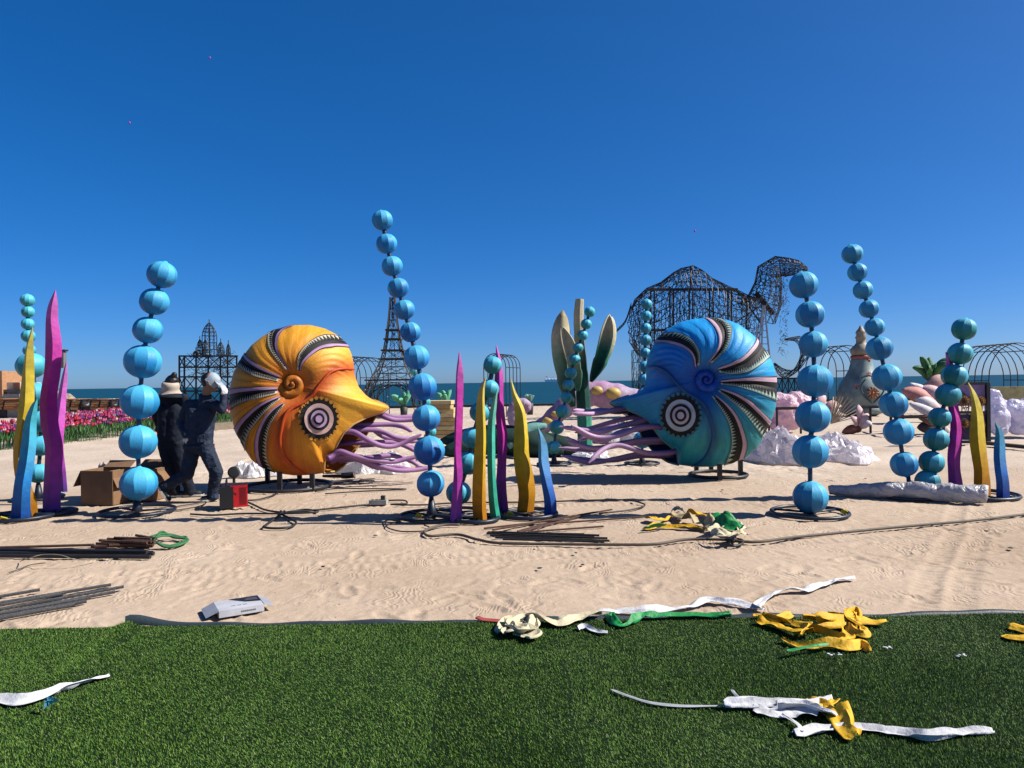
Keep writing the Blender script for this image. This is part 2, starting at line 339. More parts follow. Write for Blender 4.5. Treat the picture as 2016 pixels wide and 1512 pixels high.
def grass_blades():
    g = np.random.default_rng(21); n = 380000
    x = g.uniform(-7, 7, n); y = g.uniform(.8, TE + .01, n)
    inside = (np.abs(x) < .70 * y + .5) & (y > 2.5); keep = inside | (g.random(n) < .22)
    n2 = 210000; y2 = 2.5 + (TE - 2.5) * g.random(n2); x2 = (g.random(n2) * 2 - 1) * (.70 * y2 + .4)
    x = np.concatenate([x[keep], x2]); y = np.concatenate([y[keep], y2]); sm = np.ones(len(x), bool)
    for (sx0, yy0, yy1) in ((G(885, 1310).x, 0, G(1000, 1312).y), (G(1110, 1310).x, 0, G(1000, 1312).y), (G(1700, 1310).x, 0, 9)): sm &= ~((np.abs(x - sx0 - .01 * np.sin(y * 9)) < .005) & (y > yy0) & (y < yy1))
    x = x[sm]; y = y[sm]; n = len(x)
    z = turf_h(x, y) - .003
    ln = g.uniform(.010, .019, n); wd = g.uniform(.0009, .0016, n)
    lean = 1.2 * fbm(x * .9 + 3, y * .9, 2) * 4 + 2.4 + g.normal(0, .9, n)          # pile direction, patches brushed differently
    pr = (x > G(885, 1310).x) & (x < G(1110, 1310).x + .0) & (y < G(1000, 1312).y); lean = lean + 1.3 * pr
    tilt = np.clip(g.normal(.60, .26, n) + 1.5 * fbm(x * 1.1, y * 1.1 + 7, 3), .1, 1.4)
    yaw = g.uniform(0, 2 * math.pi, n)
    dx, dy = np.cos(lean), np.sin(lean); sx, sy = np.cos(yaw), np.sin(yaw)
    P = np.stack([x, y, z], 1); side = np.stack([sx * wd, sy * wd, 0 * wd], 1)
    mid = P + np.stack([dx * ln * .5 * np.sin(tilt * .6), dy * ln * .5 * np.sin(tilt * .6), ln * .5 * np.cos(tilt * .6)], 1)
    tip = mid + np.stack([dx * ln * .5 * np.sin(tilt * 1.25), dy * ln * .5 * np.sin(tilt * 1.25), ln * .5 * np.cos(tilt * 1.25)], 1)
    V = np.stack([P - side, P + side, mid + side * .85, mid - side * .85, tip], 1).reshape(-1, 3)
    b = np.arange(n)[:, None] * 5
    F = np.concatenate([b + [0, 1, 2], b + [0, 2, 3], b + [3, 2, 4]], 1).reshape(-1, 3)
    t = g.random(n)[:, None]; c = (1 - t) * np.array([.024, .070, .007]) + t * np.array([.105, .195, .022])
    pale = g.random(n) < .05; c[pale] = np.array([.19, .22, .09])
    c *= g.uniform(.75, 1.2, n)[:, None]
    C = np.repeat(c, 5, 0)
    m = pmat('turf_fibre', None, .6, .05, 3, 0, 1, attr='paint', spec=.22, ak=1.)
    tag(np_obj('turf_grass', V, F, m, smooth=False, cols=C), 'short green artificial grass fibres of the turf carpet', 'artificial grass', kind='stuff')
grass_blades()
# rubber edging strip of the carpet, its left end curled up
M_strip = pmat('edging_rubber', (.035, .055, .065), .55, .25, 8, .2, 60)
def edging():
    vs = []; xsn = np.linspace(G(256, 1232).x, 7, 160)
    for i, x in enumerate(xsn):
        t = (x - xsn[0]); curl = math.exp(-(t / .16) ** 2) * .055 + .007 * math.sin(x * 5) + .004 * math.sin(x * 13)
        y0 = TE - .005 + .01 * math.sin(x * 2.3)
        for (dy, dz) in ((0, .0), (.004, .022), (.035, .017), (.065, .013), (.078, .002)):
            vs.append((x, y0 + dy, dz + curl * (1 if dz > .01 else .5)))
    mb = MB(); mb.add(vs, [tuple(int(q) for q in f) for f in gridf(160, 5)]); o = mb.build('edging_strip', M_strip, smooth=True)
    tag(o, 'dark grey rubber edging strip between turf carpet and sand', 'edging strip')
edging()
# ------------------------------------------------------------------ nautilus sculptures
M_shell = pmat('painted_shell_fabric', None, .55, .10, 7, .25, 30, attr='paint', spec=.3, bdist=.015)
def nautilus(label, C, Y, sgn, near, far, ap, bands, ridge, eyec, eyer, tents, legs, ringc, ringr, pal):
    O = at(C[0], C[1], Y); ew = Vector((-O.x, -O.y, 0)).normalized(); eu = Vector((-ew.y, ew.x, 0)) ; ev = Vector((0, 0, 1))
    if eu.x < 0: eu = -eu
    cp = Vector((0, 0, CAMH)); D = (cp - O).dot(ew)
    def uv(px, py):
        d = ray(px, py); t = (O - cp).dot(ew) / d.dot(ew); p = cp + d * t - O
        return np.array([sgn * p.dot(eu), p.z])
    def world(u, v, w):
        u = np.asarray(u) * sgn
        return np.stack([O.x + u * eu.x + w * ew.x, O.y + u * eu.y + w * ew.y, O.z + v + 0 * u], -1)
    NT = 480; th = np.linspace(-math.pi, math.pi, NT, endpoint=False)
    def radial(poly):
        P = np.array([uv(*p) for p in poly]); A = P; B = np.roll(P, -1, 0); out = np.zeros(NT)
        for i, t in enumerate(th):
            d = np.array([math.cos(t), math.sin(t)]); e = B - A
            den = d[0] * e[:, 1] - d[1] * e[:, 0]; den = np.where(abs(den) < 1e-9, 1e-9, den)
            s = (A[:, 0] * e[:, 1] - A[:, 1] * e[:, 0]) / den; q = (A[:, 0] * d[1] - A[:, 1] * d[0]) / den
            ok = (q >= -1e-6) & (q <= 1 + 1e-6) & (s > 0); out[i] = s[ok].max() if ok.any() else .5
        k = np.array([1, 2, 3, 2, 1.]); k /= k.sum(); sm = sum(np.roll(out, j - 2) * k[j] for j in range(5))
        return sm
    Rn = radial(near); Rf = radial(far)
    a0, a1 = [math.atan2(*(uv(*p)[::-1])) for p in ap]           # bottom of the mouth, beak
    tt = np.clip((th - a0) / (a1 - a0), 0, 1); aper = np.sin(math.pi * tt) ** .8
    Wd = .60
    def Rat(t, side): return np.interp(t, np.append(th, math.pi), np.append((Rn if side > 0 else Rf), (Rn if side > 0 else Rf)[0]))
    def Aat(t): return np.interp(t, th, aper)
    # band centre lines in (angle, s)
    def ths(pts, side=1):
        q = np.array([uv(*p) for p in pts]); r = np.hypot(q[:, 0], q[:, 1])
        for _ in range(2):
            t = np.arctan2(q[:, 1], q[:, 0]); s = r / Rat(t, 1); 
        return t, s
    bt = []
    for A, B in bands:
        n = 14
        PA = [Vector((*p, 0)) for p in A]; PB = [Vector((*p, 0)) for p in B]
        SA = spline(PA, n); SB = spline(PB, n); bt.append((SA, SB))
    sgrid = np.linspace(0, 1, 24); cen = []
    for SA, SB in bt:
        q = np.array([uv((a.x + b.x) / 2, (a.y + b.y) / 2) for a, b in zip(SA, SB)])
        t = np.mod(np.arctan2(q[:, 1], q[:, 0]) + .35, 2 * math.pi); s = np.hypot(q[:, 0], q[:, 1]) / Rat(np.arctan2(q[:, 1], q[:, 0]), 1)
        o = np.argsort(s); cen.append(np.interp(sgrid, s[o], t[o]))
    cen = np.array(cen)                                             # bands x s
    def phase(t, s):
        tm = np.mod(t + .35, 2 * math.pi); out = np.zeros_like(tm)
        cs = np.stack([np.interp(s.ravel(), sgrid, c) for c in cen], 0)
        f = tm.ravel(); r = np.full(f.shape, -1.0)
        for k in range(len(cen) - 1):
            a, b = cs[k], cs[k + 1]; m = (f >= a) & (f < b); r[m] = k + ((f - a) / np.maximum(b - a, 1e-3))[m]
        lo = f < cs[0]; r[lo] = -np.clip((cs[0] - f)[lo] / .8, 0, .999)
        hi = f >= cs[-1]; r[hi] = len(cen) - 1 + np.clip((f - cs[-1])[hi] / .8, 0, .999)
        return r.reshape(tm.shape)
    def W(t, s, side=1):
        r = s * Rat(t, side); a = Aat(t); s = np.clip(s, 0, 1)
        w0 = (1 - s ** 2.3) ** .55; w1 = 1 - .42 * s ** 2
        w = Wd * ((1 - a) * w0 + a * w1) * (1 - .30 * np.exp(-(r / .28) ** 2))
        ph = phase(t, s); fr = ph - np.floor(ph); inn = (ph > 0) & (ph < len(cen) - 1)
        pl = 1 - np.abs(((fr * 4) % 1) - .35) * 1.4
        w = w + np.where(inn, .032 * np.sin(math.pi * fr) ** .7 * np.clip(s * 1.5, 0, 1) * (w0 > 0) + .013 * pl * np.clip(s * 1.3, 0, 1) * np.clip((1 - s) * 6, 0, 1), .010 * np.sin(fr * 34) * np.clip((1 - s) * 6, 0, 1) * np.clip((s - .35) * 2, 0, 1) * (1 - a))
        return np.where(w0 + a <= 0, 0, w)
    def surf(t, s, side=1):
        R = Rat(t, side); ph = phase(t, s); fr = ph - np.floor(ph); inn = (ph > 0) & (ph < len(cen) - 1)
        r = s * R * np.where(inn, 1 + .018 * (np.sin(math.pi * fr) ** .7 - .6) * s, 1)
        return r * np.cos(t), r * np.sin(t), side * W(t, s, side)
    ph_s = np.linspace(0, 1, 40); ss = np.sin(ph_s * math.pi / 2); ss[0] = .02
    T, Sg = np.meshgrid(th, ss, indexing='ij')
    rid = np.array([uv(*p) for p in [(q.x, q.y) for q in spline([Vector((*p, 0)) for p in ridge], 40)]])
    root = thing('nautilus_sculpture', label, 'sculpture', (O.x, O.y, 0))
    def paint(u, v, t, s):
        dr = np.min(np.hypot(u[..., None] - rid[:, 0], v[..., None] - rid[:, 1]), -1); r = np.hypot(u, v)
        ph = phase(t, s); fr = ph - np.floor(ph); inn = (ph > 0) & (ph < len(cen) - 1)
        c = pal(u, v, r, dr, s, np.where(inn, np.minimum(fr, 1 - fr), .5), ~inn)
        seam = np.clip(1 - np.abs(((fr * 4) % 1) - .03) / .08, 0, 1) * inn * .4
        hatch = (vnoise(t * 60, s * 3) - .5) * .28
        return c * (1 - seam[..., None]) * (1 + hatch[..., None])
    for side, nm in ((1, 'shell_side'), (-1, 'shell_side')):
        u, v, w = surf(T, Sg, side); Vw = world(u, v, w).reshape(-1, 3)
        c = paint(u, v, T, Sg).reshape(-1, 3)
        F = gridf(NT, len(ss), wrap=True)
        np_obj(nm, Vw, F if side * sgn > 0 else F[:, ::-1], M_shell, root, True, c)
        # lining of the mouth
        i = np.where((th > a0 - .02) & (th < a1 + .02))[0]; s2 = np.linspace(.25, .995, 24); T2, S2 = np.meshgrid(th[i], s2, indexing='ij')
        u, v, w = surf(T2, S2, side); w = side * np.maximum(abs(w) - .03, 0)
        f = np.clip((S2 - .45) / .55, 0, 1)[..., None]; cc = (1 - f) * np.array(pal.inner0) + f * np.array(pal.inner1)
        np_obj('mouth_lining', world(u * .985, v * .985, w).reshape(-1, 3), gridf(len(i), 24), M_shell, root, True, cc.reshape(-1, 3))
        tl = th[i]; u, v, w = surf(tl, np.full(len(tl), 1.0), side); mb = MB()
        mb.tube([Vector(p) for p in world(u, v, w)], .017, 6, cols=[pal.lip] * len(tl)); mb.build('lip_rim', M_shell, root, True)
    # ridge round the body whorl
    def drape(px, py, off):
        q = uv(px, py); u, v = q
        for _ in range(3):
            r = math.hypot(u, v); t = math.atan2(v, u); s = min(r / Rat(np.array([t]), 1)[0], 1); w = float(W(np.array([t]), np.array([s]))[0]) + off
            k = 1 - w / D; u, v = q[0] * k, q[1] * k
        return u, v, w
    pts = [drape(p.x, p.y, .012) for p in spline([Vector((*p, 0)) for p in ridge], 60)]
    mb = MB(); mb.tube([Vector(world(*p)) for p in pts], [.014 + .014 * math.sin(math.pi * i / 59) for i in range(60)], 8, cols=[pal.ridge] * 60); mb.build('hood_ridge', M_shell, root, True)
    # striped bands: lilac, black, cream with black teeth, both flanks
    ML, MBk, MC = pal.bandmats
    for SA, SB in bt:
        n = 46; A = spline(SA, n); B = spline(SB, n)
        ua = np.array([uv(a.x, a.y) for a in A]); ub = np.array([uv(b.x, b.y) for b in B])
        fr = np.linspace(0, 1, 9)
        cc_ = (ua + ub) / 2; ua = cc_ + (ua - cc_) * 1.22; ub = cc_ + (ub - cc_) * 1.22
        UV = ua[:, None, :] * (1 - fr)[None, :, None] + ub[:, None, :] * fr[None, :, None]
        t = np.arctan2(UV[..., 1], UV[..., 0]); s = np.hypot(UV[..., 0], UV[..., 1]) / Rat(t, 1)
        for _ in range(2):
            w = W(t, np.clip(s, 0, 1)); k = 1 - np.abs(w) / D
            s = np.hypot(UV[..., 0], UV[..., 1]) * k / Rat(t, 1)
        i = np.linspace(0, 1, n)[:, None]; smax = s[-1].mean()
        s = s * (1 + (1.0 / max(smax, .5) - 1) * i ** 3); s = np.clip(s, .02, .999)     # run on over the keel
        for side in (1, -1):
            u, v, w = surf(t, s, side)
            g = np.stack([u, v, w], -1); du = np.gradient(g, axis=0); dv = np.gradient(g, axis=1); nn = np.cross(du, dv); nn /= np.maximum(np.linalg.norm(nn, axis=-1, keepdims=True), 1e-9)
            flip = np.sign(nn[..., 2:3] * side); flip[flip == 0] = 1; rad = np.stack([np.cos(t), np.sin(t), 0 * t], -1)
            nn = nn * flip; kx = np.clip((s - .95) / .05, 0, 1)[..., None]; nn = nn * (1 - kx) + rad * kx
            gg = g + nn * .012
            mb = MB(); wp = world(gg[..., 0], gg[..., 1], gg[..., 2]); 
            def strip(j0, j1, mi, off=0.0):
                vs = []; 
                for a in range(n):
                    for j in (j0, j1): vs.append(wp[a, j])
                mb.add(vs, [(2 * a, 2 * a + 1, 2 * a + 3, 2 * a + 2) for a in range(n - 1)], mi)
            for j in range(0, 2): strip(j, j + 1, 0)
            for j in range(2, 5): strip(j, j + 1, 1)
            for j in range(5, 8): strip(j, j + 1, 2)
            # thin black outlines and teeth, 3 mm proud
            g2 = g + nn * .021; wq = world(g2[..., 0], g2[..., 1], g2[..., 2])
            def pt(a, f):      # a along (float), f across 0..8
                a0_ = int(min(a, n - 1.001)); fa = a - a0_; f0 = int(min(f, 7.999)); ff = f - f0
                return (wq[a0_, f0] * (1 - ff) + wq[a0_, f0 + 1] * ff) * (1 - fa) + (wq[a0_ + 1, f0] * (1 - ff) + wq[a0_ + 1, f0 + 1] * ff) * fa
            a = 2.0
            while a < n - 3:
                wdt = 1.0 + 1.6 * a / n; mb.add([pt(a, 4.9), pt(min(a + wdt, n - 1), 4.9), pt(a + wdt * .55, 7.7)], [(0, 1, 2)], 1); a += wdt * 1.02
            for f0, f1 in ((0, .22), (7.75, 8)):
                vs = []
                for q in range(n): vs += [pt(q, f0), pt(q, f1)]
                mb.add(vs, [(2 * q, 2 * q + 1, 2 * q + 3, 2 * q + 2) for q in range(n - 1)], 1)
            mb.build('striped_band', [ML, MBk, MC], root, True)
    # coiled umbilicus on both flanks
    for side in (1, -1):
        mb = MB(); pts = []; rr = []; cols = []
        N = 110; w0 = float(W(np.array([0.5]), np.array([.06]))[0])
        for i in range(N):
            k = i / (N - 1); a = -1.1 + k * 2 * math.pi * 1.9; r = .012 + .165 * k ** 1.15
            e_ = max(0, (k - .80) / .20); pts.append(Vector(world(r * math.cos(a), -r * math.sin(a), side * (w0 + .105 - .10 * k - .09 * e_)))); rr.append((.012 + .075 * k ** 1.05) * (1 - .55 * e_))
            st = .5 + .5 * math.sin(a * 7); cols.append([(pal.coil0[c] * (1 - k) + pal.coil1[c] * k) * (.82 + .3 * st) for c in range(3)])
        # tail of the coil sinks into the body whorl
        mb.tube(pts, rr, 12, cols=cols); o_ = len(mb.v); mb.ell(pts[0], (.03, .03, .03), 10); mb.c += [pal.coil0] * (len(mb.v) - o_); mb.build('coil', M_shell, root, True)
    # eye: scalloped black disc with rings, draped on the hood
    NS = 24
    def disc(r0, fr, off, n=240):
        vs = []
        for i in range(n):
            a = 2 * math.pi * i / n
            for q in (0, .5, 1):
                r = eyer * (r0 + (fr(a) - r0) * q)
                u, v, w = drape(eyec[0] + r * math.cos(a), eyec[1] + r * 1.07 * math.sin(a), off); vs.append(world(u, v, w))
        m = MB(); m.add(vs, [((i * 3 + k), ((i + 1) % n) * 3 + k, ((i + 1) % n) * 3 + k + 1, i * 3 + k + 1) for i in range(n) for k in (0, 1)]); return m
    lob = lambda a: abs(math.sin(a * NS / 2))
    e = disc(.0, lambda a: .93 + .12 * lob(a) ** .6, .024).build('eye', pal.scallop, root, True)
    disc(.0, lambda a: 1.03 - .15 * lob(a) ** .7, .036).build('eye_fringe', M_black, e, True)
    for nm, r, m_, k in (('outer_ring', .72, pal.eye1, 1), ('middle_ring', .52, M_black, 2), ('inner_ring', .40, pal.eye2, 3), ('iris', .275, M_black, 4), ('pupil', .165, pal.eye2, 5)):
        disc(.0, lambda a: r, .036 + .012 * k).build(nm, m_, e, True)
    # tentacles
    rt_ = random.Random(13)
    tents = list(tents) + [([(x + rt_.uniform(-3, 3), y + rt_.uniform(-7, 7)) for x, y in p[:2]] + [(x + rt_.uniform(-5, 5), y + rt_.uniform(-9, 9)) for x, y in p[2:]], a_ - .22, b_ - .25) for p, a_, b_ in tents[::2]]
    for (path, w0, w1) in tents:
        P = [Vector((*p, 0)) for p in path]; sp = spline(P, 40); mb = MB(); pts = []; cols = []
        for i, p in enumerate(sp):
            w = w0 + (w1 - w0) * i / 39 + .04 * math.sin(i * .25 + w0 * 9); q = uv(p.x, p.y) * (1 - w / D); pts.append(Vector(world(q[0], q[1], w)))
            k = min(1, i / 26); cols.append([pal.t0[c] * (1 - k) + pal.t1[c] * k for c in range(3)])  # bases darkened, tips paled: shade and sunlight put into the colour
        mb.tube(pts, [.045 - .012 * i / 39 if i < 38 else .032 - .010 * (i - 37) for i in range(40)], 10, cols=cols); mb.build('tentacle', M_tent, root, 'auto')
    # legs and base ring
    for (px, py0, py1, dw) in legs:
        b = G(px, py1); mb = MB(); top = at(px, py0, b.y); mb.bar((b.x, b.y, 0), (b.x, b.y, top.z), .062); mb.build('leg', M_steel, root)
    rc = G(*ringc); mb = MB(); mb.ring((rc.x, rc.y, .025), ringr, .026, 44, 8); mb.build('base_ring', M_steel, root, True)
    return root
class Pal: pass
def A3(c): return np.array(c)
def lerp3(a, b, f): return A3(a) * (1 - f[..., None]) + A3(b) * f[..., None]
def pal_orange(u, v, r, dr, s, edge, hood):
    c = lerp3((.80, .31, .012), (1.0, .46, .03), np.clip(.5 + v * .6, 0, 1))  # lower body toned darker golden: shade put into the colour
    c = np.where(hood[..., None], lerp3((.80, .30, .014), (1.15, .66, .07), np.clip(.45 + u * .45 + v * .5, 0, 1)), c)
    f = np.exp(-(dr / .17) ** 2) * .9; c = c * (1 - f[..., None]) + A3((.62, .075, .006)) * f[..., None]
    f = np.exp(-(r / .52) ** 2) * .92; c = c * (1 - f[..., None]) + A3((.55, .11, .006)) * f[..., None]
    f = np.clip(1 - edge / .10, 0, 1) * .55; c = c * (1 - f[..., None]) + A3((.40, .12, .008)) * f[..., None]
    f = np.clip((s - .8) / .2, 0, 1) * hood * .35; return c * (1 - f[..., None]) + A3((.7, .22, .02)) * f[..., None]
pal_orange.inner0 = (.20, .03, .006); pal_orange.inner1 = (.62, .20, .03); pal_orange.lip = (.62, .36, .12); pal_orange.ridge = (.62, .085, .012)
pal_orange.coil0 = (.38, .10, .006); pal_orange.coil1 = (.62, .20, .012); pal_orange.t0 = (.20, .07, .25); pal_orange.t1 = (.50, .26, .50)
M_lilac = pmat('lilac_stripe', (.50, .30, .52), .6, .1, 6, .1, 30); M_teeth = pmat('cream_stripe', (.62, .56, .42), .65, .1, 6, .1, 30)
M_pink = pmat('pink_stripe', (.68, .45, .55), .6, .1, 6, .1, 30); M_mint = pmat('mint_stripe', (.50, .66, .55), .65, .1, 6, .1, 30)
pal_orange.bandmats = (M_lilac, M_black, M_teeth); pal_orange.scallop = pmat('golden_scallop', (.72, .32, .03), .6); pal_orange.eye1 = pmat('eye_blush', (.70, .46, .44), .5); pal_orange.eye2 = pmat('eye_lilac', (.55, .36, .60), .5)
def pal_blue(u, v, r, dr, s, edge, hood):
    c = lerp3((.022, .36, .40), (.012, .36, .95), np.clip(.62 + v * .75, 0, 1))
    c = np.where((v > .1)[..., None], c * A3((1, 1.25, 1.12)), c)  # upper shell lifted towards cyan: sunlit tone put into the colour
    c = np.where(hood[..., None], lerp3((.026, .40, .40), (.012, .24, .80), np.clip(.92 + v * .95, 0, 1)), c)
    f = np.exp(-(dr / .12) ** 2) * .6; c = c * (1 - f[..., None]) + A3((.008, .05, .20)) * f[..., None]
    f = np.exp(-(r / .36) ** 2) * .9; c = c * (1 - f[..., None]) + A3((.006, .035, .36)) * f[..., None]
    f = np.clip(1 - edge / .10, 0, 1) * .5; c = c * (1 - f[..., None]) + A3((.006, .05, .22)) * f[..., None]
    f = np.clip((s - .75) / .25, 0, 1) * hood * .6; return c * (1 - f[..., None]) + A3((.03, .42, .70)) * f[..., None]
pal_blue.inner0 = (.006, .012, .07); pal_blue.inner1 = (.008, .05, .17); pal_blue.lip = (.18, .34, .30); pal_blue.ridge = (.012, .10, .28)
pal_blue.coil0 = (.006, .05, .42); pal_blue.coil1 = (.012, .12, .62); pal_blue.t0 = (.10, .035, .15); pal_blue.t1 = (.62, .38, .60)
pal_blue.bandmats = (M_pink, M_black, M_mint); pal_blue.scallop = pmat('teal_scallop', (.03, .24, .36), .6); pal_blue.eye1 = pmat('eye_pale_blue', (.48, .60, .72), .5); pal_blue.eye2 = pmat('eye_pale_lilac', (.55, .52, .66), .5)

o_top = [(770, 797), (745, 795), (722, 780), (706, 762), (698, 738), (696, 715), (692, 697), (684, 680), (665, 660), (640, 648), (610, 641), (575, 641), (545, 649), (520, 661), (495, 681), (475, 705), (460, 735), (453, 765), (452, 790), (455, 815), (463, 845), (470, 862), (480, 880), (497, 905), (520, 922), (550, 932), (580, 936), (610, 935), (637, 931)]
o_near = o_top + [(641, 924), (636, 914), (640, 902), (655, 887), (663, 868), (673, 850), (692, 833), (722, 819), (752, 811)]
o_far = o_top + [(664, 930), (680, 920), (690, 905), (700, 893), (713, 878), (728, 855), (734, 838), (742, 822), (762, 808)]
o_bands = [([(591, 732), (595, 717), (610, 700), (632, 686), (657, 682), (684, 684)], [(585, 727), (588, 702), (600, 685), (615, 672), (640, 663), (668, 666)]),
 ([(570, 727), (555, 707), (547, 692), (545, 677), (549, 660), (560, 648), (577, 641)], [(563, 727), (545, 707), (532, 687), (529, 670), (531, 655), (538, 648), (553, 644)]),
 ([(550, 740), (525, 730), (502, 717), (487, 705), (480, 696)], [(547, 750), (525, 745), (502, 739), (482, 729), (468, 718)]),
 ([(545, 764), (520, 764), (495, 765), (470, 767), (453, 770)], [(546, 774), (520, 780), (495, 786), (470, 794), (454, 803)]),
 ([(549, 781), (527, 789), (507, 800), (487, 817), (474, 832), (466, 846)], [(552, 786), (537, 797), (520, 812), (505, 830), (492, 850), (485, 878)]),
 ([(555, 794), (537, 805), (522, 822), (510, 845), (505, 870), (507, 895), (515, 916)], [(560, 797), (545, 815), (532, 835), (526, 857), (524, 882), (527, 905), (540, 926)])]
o_ridge = [(697, 727), (675, 726), (652, 732), (634, 752), (615, 778), (598, 792), (575, 803), (560, 820), (553, 848), (551, 870), (558, 895), (574, 915), (600, 932)]
o_t = [([(715, 812), (740, 814), (760, 822), (782, 827), (820, 826), (850, 824)], -.25, .0), ([(665, 840), (695, 837), (732, 836), (770, 836), (795, 841), (812, 850)], -.1, .1),
 ([(665, 848), (695, 847), (732, 846), (757, 852), (782, 862), (820, 865)], .0, .2), ([(655, 856), (675, 850), (697, 851), (720, 864), (745, 876), (770, 879), (795, 872), (830, 855)], .3, .45),
 ([(660, 874), (682, 872), (732, 871), (770, 871), (795, 877), (822, 890)], -.2, .0), ([(645, 903), (657, 897), (670, 889), (695, 897), (732, 905), (770, 909), (795, 905), (832, 896)], .35, .3),
 ([(650, 905), (670, 897), (707, 901), (745, 917), (782, 926), (820, 925), (850, 920)], .2, .35), ([(665, 906), (720, 902), (770, 897), (807, 907), (826, 918)], -.1, -.1)]
naut_o = nautilus('orange and golden spiral nautilus sculpture with purple tentacles, on steel legs', (574, 757), 10.9, 1, o_near, o_far, ((637, 928), (770, 797)), o_bands, o_ridge, (628, 825), 40, o_t,
 [(527, 905, 952, 0), (551, 929, 966, 0), (615, 932, 966, 0), (590, 915, 953, 0)], (568, 959), .62, pal_orange)
b_top = [(1195, 790), (1230, 790), (1255, 779), (1267, 764), (1272, 745), (1272, 718), (1278, 695), (1290, 672), (1310, 650), (1340, 635), (1370, 628), (1400, 626), (1430, 630), (1455, 640), (1485, 662), (1508, 690), (1522, 720), (1528, 750), (1529, 780), (1525, 805), (1517, 830), (1505, 855), (1490, 880), (1470, 898), (1440, 912), (1405, 919), (1370, 919), (1335, 915)]
b_near = b_top + [(1334, 906), (1335, 895), (1325, 880), (1305, 862), (1293, 845), (1285, 830), (1270, 818), (1240, 807), (1215, 798)]
b_far = b_top + [(1315, 912), (1298, 903), (1280, 888), (1262, 868), (1255, 850), (1248, 832), (1236, 818), (1210, 802)]
b_bands = [([(1369, 722), (1365, 702), (1355, 690), (1337, 680), (1312, 674), (1288, 672)], [(1376, 718), (1377, 697), (1370, 680), (1357, 667), (1335, 657), (1300, 656)]),
 ([(1395, 712), (1407, 697), (1416, 680), (1417, 662), (1410, 645), (1397, 631), (1387, 627)], [(1401, 714), (1417, 700), (1430, 685), (1437, 665), (1437, 647), (1428, 636), (1413, 628)]),
 ([(1414, 725), (1437, 717), (1462, 705), (1480, 687), (1488, 674), (1488, 665)], [(1417, 732), (1442, 735), (1470, 730), (1495, 715), (1510, 700)]),
 ([(1420, 750), (1450, 747), (1487, 745), (1526, 745)], [(1420, 757), (1450, 760), (1487, 769), (1526, 784)]),
 ([(1420, 766), (1450, 776), (1475, 791), (1500, 814), (1517, 832)], [(1414, 770), (1437, 787), (1462, 807), (1482, 830), (1502, 857)]),
 ([(1410, 779), (1432, 797), (1450, 820), (1462, 850), (1466, 875), (1458, 902)], [(1402, 781), (1422, 807), (1435, 830), (1441, 855), (1440, 880), (1428, 911)])]
b_ridge = [(1273, 722), (1292, 722), (1312, 732), (1330, 752), (1350, 772), (1372, 785), (1388, 800), (1400, 830), (1404, 860), (1396, 888), (1380, 908), (1362, 918)]
b_t = [([(1250, 802), (1215, 806), (1187, 812), (1162, 815), (1126, 814)], .0, .9), ([(1290, 818), (1275, 820), (1237, 823), (1200, 832), (1170, 841), (1132, 852)], -.2, -.1),
 ([(1305, 842), (1287, 840), (1255, 843), (1225, 855), (1192, 862), (1162, 857), (1125, 837)], .35, 1.1), ([(1290, 826), (1275, 825), (1240, 834), (1210, 842), (1182, 850), (1150, 847), (1102, 840)], .1, .9),
 ([(1310, 866), (1300, 865), (1250, 868), (1200, 880), (1162, 882), (1117, 869)], .1, .8), ([(1330, 888), (1312, 892), (1275, 892), (1250, 885), (1220, 877), (1200, 879), (1180, 890), (1159, 911)], .45, 1.2),
 ([(1325, 895), (1300, 896), (1262, 893), (1212, 903), (1162, 911), (1107, 897)], .0, .1), ([(1300, 872), (1275, 868), (1225, 872), (1175, 886), (1100, 882)], -.3, -.2), ([(1295, 838), (1270, 832), (1230, 838), (1190, 848), (1140, 868)], -.35, -.3)]
naut_b = nautilus('blue and teal spiral nautilus sculpture with pale pink tentacles, on steel legs', (1391, 747), 11.3, -1, b_near, b_far, ((1335, 912), (1195, 790)), b_bands, b_ridge, (1340, 818), 41, b_t,
 [(1371, 900, 929, 0), (1417, 914, 946, 0), (1458, 880, 936, 0), (1400, 900, 929, 0)], (1414, 937), .43, pal_blue)

